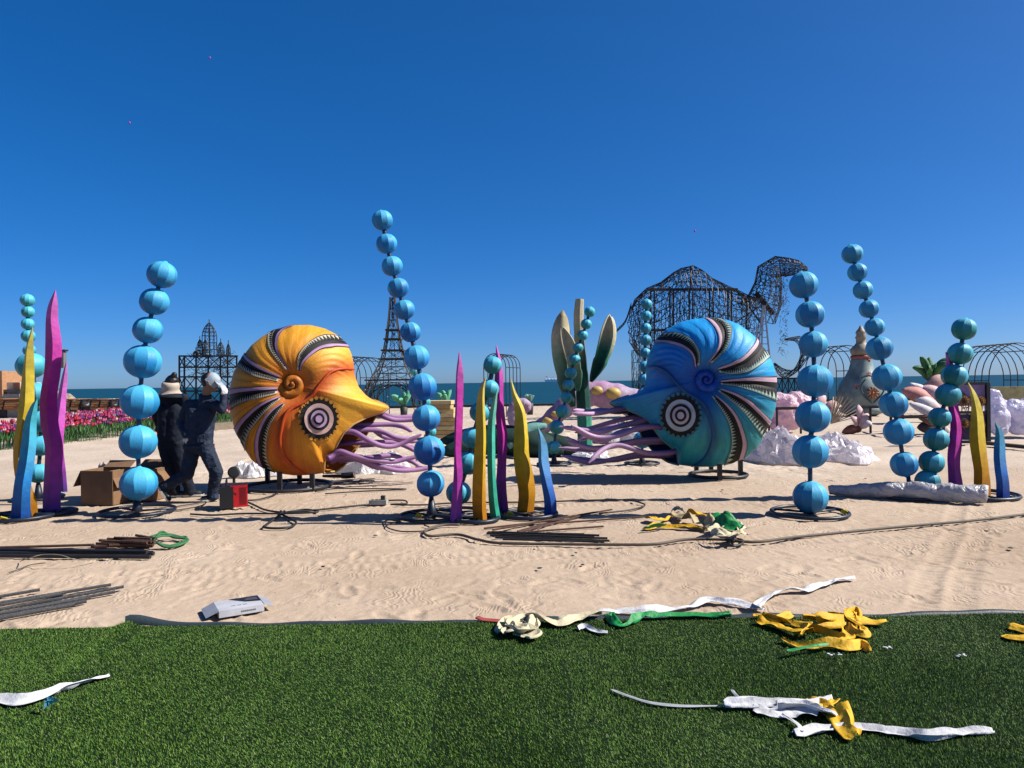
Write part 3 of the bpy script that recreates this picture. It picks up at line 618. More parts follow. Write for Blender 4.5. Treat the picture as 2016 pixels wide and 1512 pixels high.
# ------------------------------------------------------------------ ball chains
def ball_mesh(k, n=10, m=20):
    vs = []; fs = []; g = random.Random(k); col = []; tone = [g.random() for _ in range(n)]
    for i in range(m + 1):
        a = math.pi * i / m; r = math.sin(a) ** .92; z = math.cos(a) * .93
        if i in (0, m): r = .09; z = 1.0 if i == 0 else -1.0
        elif i in (1, m - 1): r = .17
        for j in range(2 * n):
            b = math.pi * (j + .16 * math.sin(a * 1.7 + j)) / n; w = (1 + g.uniform(-.01, .01)) * (1.0 if j % 2 == 0 else .965)
            vs.append((r * math.cos(b) * w, r * math.sin(b) * w, z))
    N = 2 * n
    for i in range(m):
        for j in range(N): fs.append((i * N + j, (i + 1) * N + j, (i + 1) * N + (j + 1) % N, i * N + (j + 1) % N)); col += [tone[j // 2]] * 4
    fs += [tuple(range(N)), tuple(m * N + j for j in range(N))[::-1]]; col += [.5] * (2 * N)
    me = bpy.data.meshes.new('ball'); me.from_pydata(vs, [], fs); me.polygons.foreach_set('use_smooth', [True] * len(fs))
    ca = me.color_attributes.new('gore', 'FLOAT_COLOR', 'CORNER'); ca.data.foreach_set('color', np.repeat(np.array(col, dtype=np.float32)[:, None], 4, 1).ravel())
    sh = me.attributes.new('sharp_edge', 'BOOLEAN', 'EDGE')
    vi = np.zeros(len(me.edges) * 2, dtype=np.int32); me.edges.foreach_get('vertices', vi); vi = vi.reshape(-1, 2)
    sh.data.foreach_set('value', (np.abs(vi[:, 0] - vi[:, 1]) == N) & ((vi[:, 0] % N) % 2 == 0)); return me
def ball_mat():
    m = bpy.data.materials.new('dyed_toplit_fabric'); m.use_nodes = True; n = m.node_tree; L = n.links.new; b = n.nodes['Principled BSDF']
    b.inputs['Roughness'].default_value = .5; b.inputs['Specular IOR Level'].default_value = .25
    tc = n.nodes.new('ShaderNodeTexCoord'); oi = n.nodes.new('ShaderNodeObjectInfo'); sp = n.nodes.new('ShaderNodeSeparateXYZ'); L(tc.outputs['Object'], sp.inputs[0])
    at_ = n.nodes.new('ShaderNodeAttribute'); at_.attribute_name = 'gore'
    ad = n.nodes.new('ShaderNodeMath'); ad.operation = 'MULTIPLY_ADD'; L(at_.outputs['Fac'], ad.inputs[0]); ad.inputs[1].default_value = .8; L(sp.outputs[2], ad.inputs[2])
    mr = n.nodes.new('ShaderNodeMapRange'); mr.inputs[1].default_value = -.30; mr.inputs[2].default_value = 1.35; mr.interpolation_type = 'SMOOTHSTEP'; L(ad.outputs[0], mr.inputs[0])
    hs = n.nodes.new('ShaderNodeMix'); hs.data_type = 'RGBA'; hs.inputs[0].default_value = .60; L(oi.outputs['Color'], hs.inputs[6]); hs.inputs[7].default_value = (.09, .46, .66, 1)  # dyed fade, with the pale sunlit top put into the colour too
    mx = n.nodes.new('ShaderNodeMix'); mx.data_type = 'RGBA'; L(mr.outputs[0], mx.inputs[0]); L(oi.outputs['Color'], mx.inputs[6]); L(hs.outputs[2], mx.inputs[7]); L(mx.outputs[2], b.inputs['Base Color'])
    mp = n.nodes.new('ShaderNodeMapping'); mp.inputs['Scale'].default_value = (5, 5, 1.6); L(tc.outputs['Object'], mp.inputs[0])
    n2 = n.nodes.new('ShaderNodeTexNoise'); n2.inputs['Scale'].default_value = 1.3; n2.inputs['Detail'].default_value = 4; n2.inputs['Distortion'].default_value = 1.2; L(mp.outputs[0], n2.inputs['Vector'])
    bp = n.nodes.new('ShaderNodeBump'); bp.inputs['Strength'].default_value = .14; bp.inputs['Distance'].default_value = .05; L(n2.outputs['Fac'], bp.inputs['Height']); L(bp.outputs[0], b.inputs['Normal'])
    return m
M_ball = ball_mat(); BALLS = []
for k in range(4):
    me = ball_mesh(k); me.materials.append(M_ball); BALLS.append(me)
M_pole = pmat('chain_pole_paint', (.015, .05, .13), .5, .2, 10, .1, 40)
M_polet = pmat('teal_pole_paint', (.01, .06, .08), .5, .2, 10, .1, 40)
M_tagy = pmat('yellow_tag', (.75, .6, .03), .5)
def chain(label, base, balls, c_top, c_bot, ringr=.38, dz=0., group='strings of fabric balls on poles', pole=None, ringm=None, tagp=None, depth=None):
    B = G(*base) if depth is None else at(base[0], base[1], depth); Y = B.y; B.z = 0
    root = thing('ball_chain', label, 'sculpture', (B.x, B.y, 0), group)
    P = [at(x, y, Y + dz * (base[1] - y) / 500) for x, y, r in balls]; N = len(P)
    for i, (x, y, r) in enumerate(balls):
        o = bpy.data.objects.new('ball', BALLS[i % 4]); COL.objects.link(o); o.parent = root; o.location = P[i] - B
        nx = P[i - 1] if i else P[0] * 2 - P[min(1, N - 1)]; pv = P[i + 1] if i < N - 1 else Vector((B.x, B.y, P[i].z - .4))
        ax = (nx - pv).normalized(); q = ax.to_track_quat('Z', 'Y'); o.rotation_mode = 'QUATERNION'; o.rotation_quaternion = q @ Quaternion((0, 0, 1), rnd.uniform(0, .52))
        rm = r / FPX * Y; o.scale = (rm, rm, rm)
        f = i / max(1, N - 1); j = rnd.uniform(.40, .54); o.color = (*[(c_top[k] * (1 - f) + c_bot[k] * f) * j for k in range(3)], 1)
    mb = MB(); pts = [P[0]] + P[1:] + [Vector((B.x + (P[-1].x - B.x) * .3, B.y, .25)), Vector((B.x, B.y, .02))]
    for a, b in zip(pts[:-1], pts[1:]): mb.tube([a, b], .026, 8)
    mb.build('pole', pole or M_pole, root, True)
    mb = MB(); mb.ring((B.x, B.y, .022), ringr, .02, 44, 8)
    for k in range(3):
        a = k * 2.09 + .4; mb.bar((B.x, B.y, .02), (B.x + ringr * math.cos(a), B.y + ringr * math.sin(a), .02), .03, .02)
    mb.tube([(B.x, B.y, 0.01), (B.x, B.y, .08), (B.x, B.y, .2)], [.07, .05, .03], 8)
    rg = mb.build('base_ring', ringm or M_ringblue, root, True)
    if tagp:
        t = G(*tagp); mb = MB(); mb.box((t.x, t.y, .035), (.07, .012, .05), Euler((.5, .5, .2)).to_matrix()); mb.build('tag', M_tagy, root)
    return root
CB = (.012, .17, .50); CT = (.03, .30, .60); CTe = (.02, .28, .30); CTt = (.05, .38, .38); CL = (.02, .22, .46)
chain('blue fabric ball chain leaning right, beside the two workers', (270, 1009), [(319, 541, 28), (304, 594, 28), (291, 650, 28), (281, 712, 35), (275, 791, 36), (272, 870, 35), (273, 952, 35)], (.006, .26, .70), (.006, .26, .64), .42)
chain('tallest blue fabric ball chain, eleven balls, leaning left in the middle', (850, 1018), [(753, 434, 21), (761, 480, 21), (772, 524, 21), (784, 567, 21), (796, 610, 21), (808, 654, 21), (820, 704, 26), (832, 762, 29), (839, 823, 28), (845, 887, 31), (848, 952, 28)], (.012, .28, .70), (.002, .11, .62), .36, tagp=(825, 1022))
chain('blue fabric ball chain of seven balls right of the blue nautilus', (1594, 1012), [(1582, 561, 28), (1595, 619, 28), (1601, 678, 28), (1604, 750, 34), (1600, 820, 34), (1595, 889, 35), (1595, 979, 34)], (.004, .22, .60), (.005, .22, .54), .40, tagp=(1662, 1014))
chain('tall blue fabric ball chain of ten balls behind the plastic roll, leaning left', (1792, 978), [(1678, 500, 20), (1688, 536, 19), (1699, 571, 19), (1711, 608, 19), (1722, 644, 19), (1731, 686, 25), (1746, 743, 28), (1759, 796, 27), (1769, 850, 28), (1780, 914, 26)], (.008, .26, .56), (.005, .20, .56), .36)
chain('teal fabric ball chain behind the seaweed on the right, leaning right', (1826, 976), [(1898, 648, 23), (1890, 696, 23), (1879, 740, 24), (1866, 778, 24), (1850, 822, 21), (1843, 865, 24), (1834, 910, 24), (1826, 948, 24)], (.012, .24, .22), (.010, .20, .24), .34, pole=M_polet)
chain('turquoise fabric ball chain at the far left behind the yellow seaweed', (76, 982), [(54, 591, 13), (55, 614, 12), (55, 638, 12), (56, 662, 13), (58, 690, 12), (61, 720, 27), (72, 775, 23), (80, 830, 22), (80, 878, 21), (75, 932, 20)], (.06, .42, .42), (.03, .28, .36), .3, pole=M_polet)
chain('teal fabric ball chain behind the seaweed in the middle', (900, 1012), [(970, 719, 19), (963, 766, 20), (945, 812, 21), (930, 862, 22), (922, 912, 24), (903, 970, 25)], (.015, .26, .26), (.03, .30, .38), .3, pole=M_polet)
chain('slim turquoise ball chain in front of the green lily stem', (1091, 915), [(1161, 614, 11), (1154, 638, 11), (1147, 660, 11), (1138, 685, 11), (1131, 708, 12), (1124, 735, 12), (1119, 758, 12), (1115, 783, 12), (1107, 810, 14), (1096, 841, 15), (1090, 881, 14)], (.03, .34, .32), (.015, .28, .28), .3, pole=M_polet)
chain('slim turquoise ball chain hidden partly by the blue nautilus', (1264, 914), [(1273, 599, 11), (1272, 622, 11), (1271, 646, 11), (1271, 670, 12), (1270, 695, 11), (1269, 722, 12), (1268, 747, 12), (1267, 775, 13), (1266, 812, 13), (1265, 866, 18)], (.03, .32, .40), (.01, .18, .42), .3)
chain('small turquoise ball chain peeping out behind the tallest blue chain', (846, 905), [(815, 730, 9), (820, 750, 9), (830, 770, 9), (838, 792, 10), (844, 815, 10), (848, 850, 11)], (.10, .50, .46), (.05, .4, .42), .26, pole=M_polet)

# ------------------------------------------------------------------ seaweed blades
def blade(root, tip, lev, cols, Y0, ridge=.4, lean=0.0, thick=.42):
    ysl = np.array([tip[1]] + [l[0] for l in lev]); xl = np.array([tip[0] - .8] + [l[1] for l in lev]); xr = np.array([tip[0] + .8] + [l[2] for l in lev])
    rf = np.array([.5] + [(l[3] if len(l) > 3 else ridge) for l in lev])
    n = 34; a = spline([Vector((p, q, 0)) for p, q in zip(xl, ysl)], n); b = spline([Vector((p, q, 0)) for p, q in zip(xr, ysl)], n)
    vs = []; cc = []
    for i in range(n):
        y = (a[i].y + b[i].y) / 2; f = i / (n - 1); yv = (y - ysl[0]) / (ysl[-1] - ysl[0]); Y = Y0 + lean * (1 - yv) + .05 * math.sin(yv * 7)
        L_ = at(a[i].x, y, Y); R_ = at(b[i].x, y, Y); wd = (R_ - L_).length; r = float(np.interp(y, ysl, rf))
        tc_ = Vector((-L_.x, -L_.y, 0)).normalized(); F = L_.lerp(R_, r) + tc_ * (thick * wd + .004); K = L_.lerp(R_, 1 - r) - tc_ * (thick * wd + .004)
        m1 = (L_ + F) / 2 + Vector((0, -.02 * wd, 0)); m2 = (F + R_) / 2 + Vector((0, -.02 * wd, 0))
        vs += [L_, m1, F, m2, R_, K]
        t = yv * (len(cols) - 1); k = min(int(t), len(cols) - 2); t -= k; c = [cols[k][j] * (1 - t) + cols[k + 1][j] * t for j in range(3)]; cc += [c] * 6
    mb = MB(); mb.add(vs, [(i * 6 + k, (i + 1) * 6 + k, (i + 1) * 6 + (k + 1) % 6, i * 6 + (k + 1) % 6) for i in range(n - 1) for k in range(6)] + [tuple(range(6))], 0, cc)
    return mb.build('blade', M_blade, root, 'auto')
def cluster(label, base, ringr, sq=1.0):
    B = G(*base); root = thing('seaweed_sculpture', label, 'sculpture', (B.x, B.y, 0), 'painted seaweed sculptures')
    mb = MB(); mb.ring((B.x, B.y, .02), ringr, .022, 40, 8); mb.ring((B.x, B.y, .018), ringr - .05, .012, 40, 6)
    for k in range(3):
        a = k * 2.1 + .7; mb.bar((B.x, B.y, .016), (B.x + ringr * math.cos(a), B.y + ringr * math.sin(a), .016), .03, .02)
    mb.build('base_ring', M_ringblue, root, True); return root
K = .80
CM = [lin(238, 130, 222, K), lin(222, 60, 185, K), lin(205, 25, 160, K), lin(195, 60, 185, K), lin(150, 85, 200, K)]
CY = [lin(238, 222, 120, K), lin(240, 215, 70, K), lin(232, 195, 30, K), lin(222, 160, 15, K), lin(205, 130, 8, K)]
CBl = [lin(90, 205, 215, K), lin(60, 190, 225, K), lin(30, 140, 220, K), lin(15, 80, 175, K)]
CMi = [lin(150, 215, 200, K), lin(80, 210, 185, K), lin(60, 195, 165, K), lin(50, 185, 150, K)]
yd = lambda x, y: G(x, y).y
c1 = cluster('blue and yellow seaweed blades on one ring at the left edge', (42, 1018), .36)
blade(c1, (73, 785), [(800, 60, 74), (830, 48, 72), (870, 42, 72), (910, 36, 68), (950, 28, 62), (985, 24, 60), (1024, 20, 61)], CBl, yd(40, 1024), .5, .1)
blade(c1, (64, 643), [(680, 52, 66, .15), (720, 46, 68, .2), (760, 41, 68, .35), (800, 36, 67, .4), (835, 32, 58, .4), (870, 27, 52, .4), (910, 26, 52, .4), (950, 32, 60), (985, 46, 72), (1016, 55, 75)], CY, yd(65, 1016), .4, -.05)
c2 = cluster('tall magenta seaweed blade with a small pink one at the left', (110, 1010), .22)
blade(c2, (109, 571), [(600, 95, 114), (630, 90, 115), (680, 89, 122, .45), (730, 87, 120), (780, 79, 113), (830, 79, 115), (880, 88, 124, .35), (930, 87, 122, .32), (980, 84, 120, .4), (1016, 84, 120, .38)], CM, yd(102, 1016) + .24, .4)
blade(c2, (131, 711), [(740, 122, 133), (780, 114, 131), (830, 106, 128), (880, 108, 125), (930, 118, 130), (968, 120, 133)], [lin(245, 150, 235, K), lin(240, 110, 225, K), lin(225, 80, 210, K), lin(90, 70, 180, K)], yd(126, 990), .4)
c3 = cluster('pink, yellow and mint seaweed blades on the front ring in the middle', (938, 1024), .24)
blade(c3, (904.5, 692), [(735, 898, 912, .2), (785, 897, 912, .2), (835, 895, 911, .2), (885, 894, 908, .2), (935, 893, 911, .4), (985, 889, 910, .5), (1028, 885, 909, .5)], CM, yd(897, 1028), .3)
blade(c3, (956, 744), [(772, 942, 954, .7), (810, 937, 955, .75), (860, 936, 957, .75), (910, 932, 956, .8), (960, 930, 956, .75), (997, 930, 957, .7), (1026, 932, 959, .7)], CY, yd(945, 1026), .75)
blade(c3, (979, 766), [(797, 967, 978), (835, 960, 975), (885, 959, 975), (935, 960, 976), (985, 962, 980), (1022, 966, 986)], CMi, yd(976, 1022), .6)
c4 = cluster('magenta, yellow and blue seaweed blades on the rear ring in the middle', (1040, 1014), .32)
blade(c4, (977, 680), [(710, 976, 987), (747, 974, 991), (785, 975, 991), (835, 977, 996), (860, 979, 999), (910, 979, 997), (960, 976, 997), (1011, 977, 1002)], CM[:3] + [lin(150, 50, 165, K), lin(110, 50, 150, K)], yd(990, 1011), .55)
blade(c4, (1006, 747), [(772, 1007, 1016, .5), (810, 1013, 1034, .7), (860, 1012, 1040, .75), (897, 1011, 1042, .7), (935, 1015, 1050, .6), (972, 1021, 1054, .6), (1012, 1017, 1050, .6)], CY, yd(1034, 1012), .65)
blade(c4, (1059, 841), [(872, 1060, 1076, .3), (910, 1060, 1081, .3), (947, 1065, 1087, .45), (985, 1071, 1095, .55), (1017, 1071, 1096, .6)], [lin(120, 190, 225, K), lin(90, 170, 230, K), lin(50, 120, 215, K), lin(30, 80, 190, K)], yd(1083, 1017), .4)
c5 = cluster('magenta, yellow and blue seaweed blades behind the plastic roll on the right', (1925, 976), .44)
blade(c5, (1862, 693), [(717, 1862, 1877), (755, 1861, 1882), (780, 1862, 1884), (800, 1866, 1887), (837, 1871, 1894), (875, 1867, 1894), (900, 1865, 1891), (925, 1866, 1891), (955, 1867, 1896), (975, 1867, 1897)], CM, yd(1880, 974), .55)
blade(c5, (1906, 753), [(775, 1910, 1922, .4), (800, 1912, 1932, .45), (825, 1911, 1937, .5), (862, 1908, 1940, .55), (900, 1913, 1944, .55), (925, 1917, 1947, .55), (950, 1917, 1950, .5), (976, 1918, 1951, .5)], CY, yd(1935, 974), .5)
blade(c5, (1959, 831), [(850, 1960, 1974), (875, 1957, 1979), (900, 1956, 1980), (925, 1958, 1983), (950, 1961, 1987), (984, 1961, 1989)], [lin(80, 170, 190, K), lin(60, 150, 205, K), lin(30, 110, 205, K), lin(15, 60, 165, K)], yd(1975, 984), .5)
mb = MB(); t = G(8, 1029); mb.box((t.x, t.y, .04), (.07, .012, .06), Euler((.6, .3, .2)).to_matrix()); mb.build('tag', M_tagy, c1)
mb = MB(); t = G(1004, 1019); mb.box((t.x, t.y, .04), (.07, .012, .06), Euler((.6, .5, .2)).to_matrix()); mb.build('tag', M_tagy, c4)
# ------------------------------------------------------------------ people
def capsules(name, segs, mat, parent, vox=.012, smooth=4, wr=.0, wsc=.12, extra=None):
    mb = MB()
    for (a, ra, b, rb) in segs:
        a = Vector(a); b = Vector(b); n = 7
        if (b - a).length > 1e-4: mb.tube([a.lerp(b, i / (n - 1)) for i in range(n)], [ra + (rb - ra) * i / (n - 1) for i in range(n)], 14)
        mb.ell(a, (ra, ra, ra), 14); mb.ell(b, (rb, rb, rb), 14)
    if extra: extra(mb)
    o = mb.build(name, mat, parent, True)
    m = o.modifiers.new('remesh', 'REMESH'); m.mode = 'VOXEL'; m.voxel_size = vox; m.use_smooth_shade = True
    if smooth: m = o.modifiers.new('smooth', 'SMOOTH'); m.iterations = smooth; m.factor = .5
    if wr > 0:
        tx_ = bpy.data.textures.new(name + '_folds', 'CLOUDS'); tx_.noise_scale = wsc; tx_.noise_depth = 2
        m = o.modifiers.new('folds', 'DISPLACE'); m.texture = tx_; m.strength = wr; m.mid_level = .5
    return o
M_skin = pmat('skin', (.36, .17, .10), .55, .1, 8, .1, 60)
M_hair = pmat('black_hair', (.008, .007, .007), .45, .3, 40, .4, 90)
M_navy = pmat('navy_workwear', (.022, .036, .070), .75, .25, 6, .9, 13, spec=.2, bdist=.04)
M_navy2 = pmat('dark_workwear', (.014, .020, .036), .8, .25, 6, .5, 9, spec=.15, bdist=.03)
M_shoe = pmat('black_shoe', (.012, .012, .014), .5); M_sole = pmat('white_sole', (.62, .60, .56), .6)
M_cap = pmat('pale_hat_fabric', (.42, .50, .58), .7, .12, 9, .3, 30); M_beige = pmat('beige_hat_fabric', (.62, .52, .42), .75, .12, 9, .3, 30)
M_glove = pmat('white_glove', (.70, .69, .70), .75, .1, 10, .3, 50)
def shoe(root, heel, toe, up):
    heel = Vector(heel); toe = Vector(toe); d = (toe - heel).normalized(); up = Vector(up).normalized(); up = (up - d * up.dot(d)).normalized(); sx = d.cross(up); L = (toe - heel).length
    R = Matrix((sx, d, up)).transposed(); mb = MB()
    prof = [(0, .035, .085), (.15, .042, .095), (.4, .04, .075), (.62, .046, .058), (.85, .045, .048), (1, .025, .03)]; vs = []
    for t, w, h in prof:
        for k in range(9):
            a = math.pi * k / 8; vs.append(heel + R @ Vector((w * math.cos(a), t * L, .022 + h * math.sin(a) ** .6)))
    mb.add(vs, [(i * 9 + k, i * 9 + k + 1, (i + 1) * 9 + k + 1, (i + 1) * 9 + k) for i in range(5) for k in range(8)] + [tuple(range(9)), tuple(45 + k for k in range(9))[::-1]])
    s = mb.build('shoe', M_shoe, root, True); mb = MB(); vs = []
    for t, w, h in prof:
        w += .006
        for (x, z) in ((-w, .024), (-w, 0), (w, 0), (w, .024)): vs.append(heel + R @ Vector((x, t * (L + .012) - .006, z)))
    mb.add(vs, [(i * 4 + k, i * 4 + (k + 1) % 4, (i + 1) * 4 + (k + 1) % 4, (i + 1) * 4 + k) for i in range(5) for k in range(4)] + [(0, 1, 2, 3), (23, 22, 21, 20)]); mb.build('sole', M_sole, s)
def hand(root, wrist, palmdir, fingdir, size=.085, mat=None, curl=.8):
    wrist = Vector(wrist); p = Vector(palmdir).normalized(); f = Vector(fingdir).normalized(); f = (f - p * f.dot(p)).normalized(); x = f.cross(p)
    segs = [(wrist, .027, wrist + f * size * .55, .033), (wrist + f * size * .4 + x * .02, .028, wrist + f * size * .4 - x * .02, .028)]
    for k, (o, l) in enumerate(((-.030, .80), (-.010, .95), (.010, .9), (.030, .72))):
        a = wrist + f * size * .95 + x * o; b = a + (f * math.cos(curl * .5) + p * math.sin(curl * .5)) * size * .45 * l; c = b + (f * math.cos(curl * 1.5) + p * math.sin(curl * 1.5)) * size * .5 * l
        segs += [(wrist + f * size * .4 + x * o * .8, .014, a, .0115), (a, .0115, b, .0105), (b, .0105, c, .009)]
    t0 = wrist + f * size * .3 - x * .025; t1 = t0 - x * .03 + f * .02 + p * .015; t2 = t1 + f * .03 - x * .006 + p * .015
    segs += [(t0, .015, t1, .0125), (t1, .0125, t2, .010)]
    return capsules('glove', segs, mat or M_glove, root, .006, 2)
def person_right():
    Y = G(412, 986).y; A = lambda x, y, d=0: at(x, y, Y + d)
    b = A(400, 985); root = thing('person', 'worker in navy workwear and pale hat, mid-stride, one white-gloved hand at the hat', 'person', (b.x, b.y, 0), 'workers installing the sculptures')
    head, neck = A(413, 753, -.02), A(404, 779); shL, shR = A(372, 797, .05), A(424, 797, -.02)
    chest, waist = A(396, 818), A(391, 862); hipL, hipR = A(381, 880, .05), A(403, 880, -.02)
    elR, wrR = A(437, 806, -.14), A(442, 779, -.10); elL, wrL = A(356, 832, .05), A(366, 858, -.1)
    knR, anR = A(426, 928, -.06), A(418, 974, .0); knL, anL = A(368, 934, .0), A(325, 957, -.05)
    body = [(head, .082, head + Vector((.012, -.0, .05)), .085), (head, .07, neck, .055), (neck, .055, chest, .09), (chest, .11, waist, .10), (shL, .045, shR, .045), (shR, .04, elR, .035), (elR, .034, wrR, .026), (shL, .04, elL, .035), (elL, .034, wrL, .026),
            (hipL, .085, hipR, .085), (waist, .1, hipR, .08), (hipR, .08, knR, .055), (knR, .05, anR, .035), (hipL, .08, knL, .055), (knL, .05, anL, .035)]
    fc = Vector((.80, .55, -.2)).normalized()          # facing to the right and away
    body += [(head + fc * .08 + Vector((0, 0, -.015)), .018, head + fc * .098 + Vector((0, 0, -.03)), .014), (head + fc * .055 + Vector((0, 0, -.07)), .04, head + fc * .06 + Vector((0, 0, -.075)), .035), (head + Vector((.02, -.085, -.01)), .014, head + Vector((.015, -.088, .012)), .017)]
    capsules('body', body, M_skin, root, .011, 2)
    mb = MB()
    for s in (-1, 1):
        e = head + fc * .082 + fc.cross(Vector((0, 0, 1))) * .03 * s + Vector((0, 0, .012)); mb.ell(e, (.011, .011, .009), 8)
    mb.build('eyes', M_hair, root, True); mb = MB(); e = head + fc * .086 + Vector((0, 0, -.058)); mb.ell(e, (.012, .02, .006), 8); mb.build('mouth', cm((.28, .09, .07)), root, True)
    capsules('hair', [(head + Vector((-.035, -.012, .035)), .078, head + Vector((-.02, -.005, .062)), .076), (head + Vector((-.045, -.01, -.03)), .05, head + Vector((-.03, -.01, .0)), .07)], M_hair, root, .012, 2, .012, .03)
    jk = [(chest + Vector((-.07, 0, .02)), .125, waist + Vector((-.06, 0, 0)), .125), (chest + Vector((.07, 0, .02)), .125, waist + Vector((.06, 0, 0)), .125), (shL, .072, shR, .072), (neck + Vector((0, 0, -.06)), .075, chest, .12), (waist + Vector((-.07, 0, -.06)), .12, waist + Vector((.07, 0, -.06)), .12),
          (shR, .075, elR, .062), (elR, .062, wrR, .043), (shL, .075, elL, .062), (elL, .062, wrL, .045), (neck + Vector((-.02, .0, -.02)), .066, neck + Vector((.02, 0, -.03)), .066)]
    capsules('jacket', jk, M_navy, root, .012, 5, .022, .07)
    tr = [(hipL + Vector((0, 0, .02)), .115, hipR + Vector((0, 0, .02)), .115), (hipR, .11, knR, .088), (knR, .088, anR, .066), (hipL, .11, knL, .085), (knL, .085, anL, .066), (anR, .07, anR + Vector((.01, 0, -.03)), .075)]
    capsules('trousers', tr, M_navy, root, .012, 5, .02, .06)
    mb = MB(); mb.lathe([(.074, -.045), (.080, -.02), (.074, .018), (.066, .018), (.066, -.03)], neck + Vector((.0, 0, -.01)), 18, 0, Euler((.1, .25, 0)).to_matrix()); mb.build('collar', M_navy, root, True)
    hem = waist + Vector((0, 0, -.115)); vs = []
    for i in range(28):
        a_ = 2 * math.pi * i / 28
        for z_ in (-.025, .03): vs.append(hem + Vector((.203 * math.cos(a_), .138 * math.sin(a_), z_)))
    mb = MB(); mb.add(vs, [(2 * i, (2 * i + 2) % 56, (2 * i + 3) % 56, 2 * i + 1) for i in range(28)]); o_ = mb.build('jacket_hem', M_navy, root, True); o_.modifiers.new('t', 'SOLIDIFY').thickness = .012
    for (q, d_, r_) in ((hipR.lerp(knR, .62) + Vector((.03, -.095, 0)), (.11, .02, .13), Euler((.0, -.35, .25))), (waist + Vector((.09, -.135, .0)), (.10, .018, .11), Euler((0, 0, .2)))):
        mb = MB(); mb.box(q, d_, r_.to_matrix()); o_ = mb.build('pocket', M_navy, root); bv = o_.modifiers.new('b', 'BEVEL'); bv.width = .008; bv.segments = 2
    a = A(428, 986, .02); t = A(402, 987, -.06); shoe(root, (a.x, a.y, .0), (t.x - .05, t.y, .0), (0, 0, 1))
    hl = A(309, 957, -.05); to = A(330, 993, -.1); to.z = .01; shoe(root, hl, to, Vector((.7, .2, .5)))
    # soft pale hat tilted forward, brim on the right held by the hand
    def hat(mb):
        R = Euler((.15, .88, .25)).to_matrix(); c = head + Vector((.035, .01, .035))
        mb.lathe([(.001, .088), (.055, .082), (.086, .055), (.099, .02), (.102, -.02), (.104, -.04), (.106, -.05), (.107, -.055), (.106, -.045), (.098, -.02), (.09, .03), (.05, .075), (.001, .08)], c, 22, 0, R)
    mb = MB(); hat(mb); o = mb.build('cap', M_cap, root, True)
    mb = MB(); v0 = head + Vector((.11, .01, .02)); vs = []
    for i in range(9):
        a = -1.2 + 2.4 * i / 8; ca, sa = math.cos(a), math.sin(a)
        vs += [head + Vector((.075 + .03 * ca, .02 + .095 * sa, .045 - .03 * ca)), head + Vector((.10 + .085 * ca, .02 + .115 * sa, .012 - .085 * ca))]
    mb.add(vs, [(2 * i, 2 * i + 1, 2 * i + 3, 2 * i + 2) for i in range(8)]); vz = mb.build('visor', M_cap, root, True); vz.modifiers.new('t', 'SOLIDIFY').thickness = .006
    hand(root, wrR + Vector((-.002, 0, .005)), (-.75, .5, .1), (-.35, .1, .9), .082)
    hand(root, wrL, (0, 1, 0), (.3, -.2, -.9), .08)
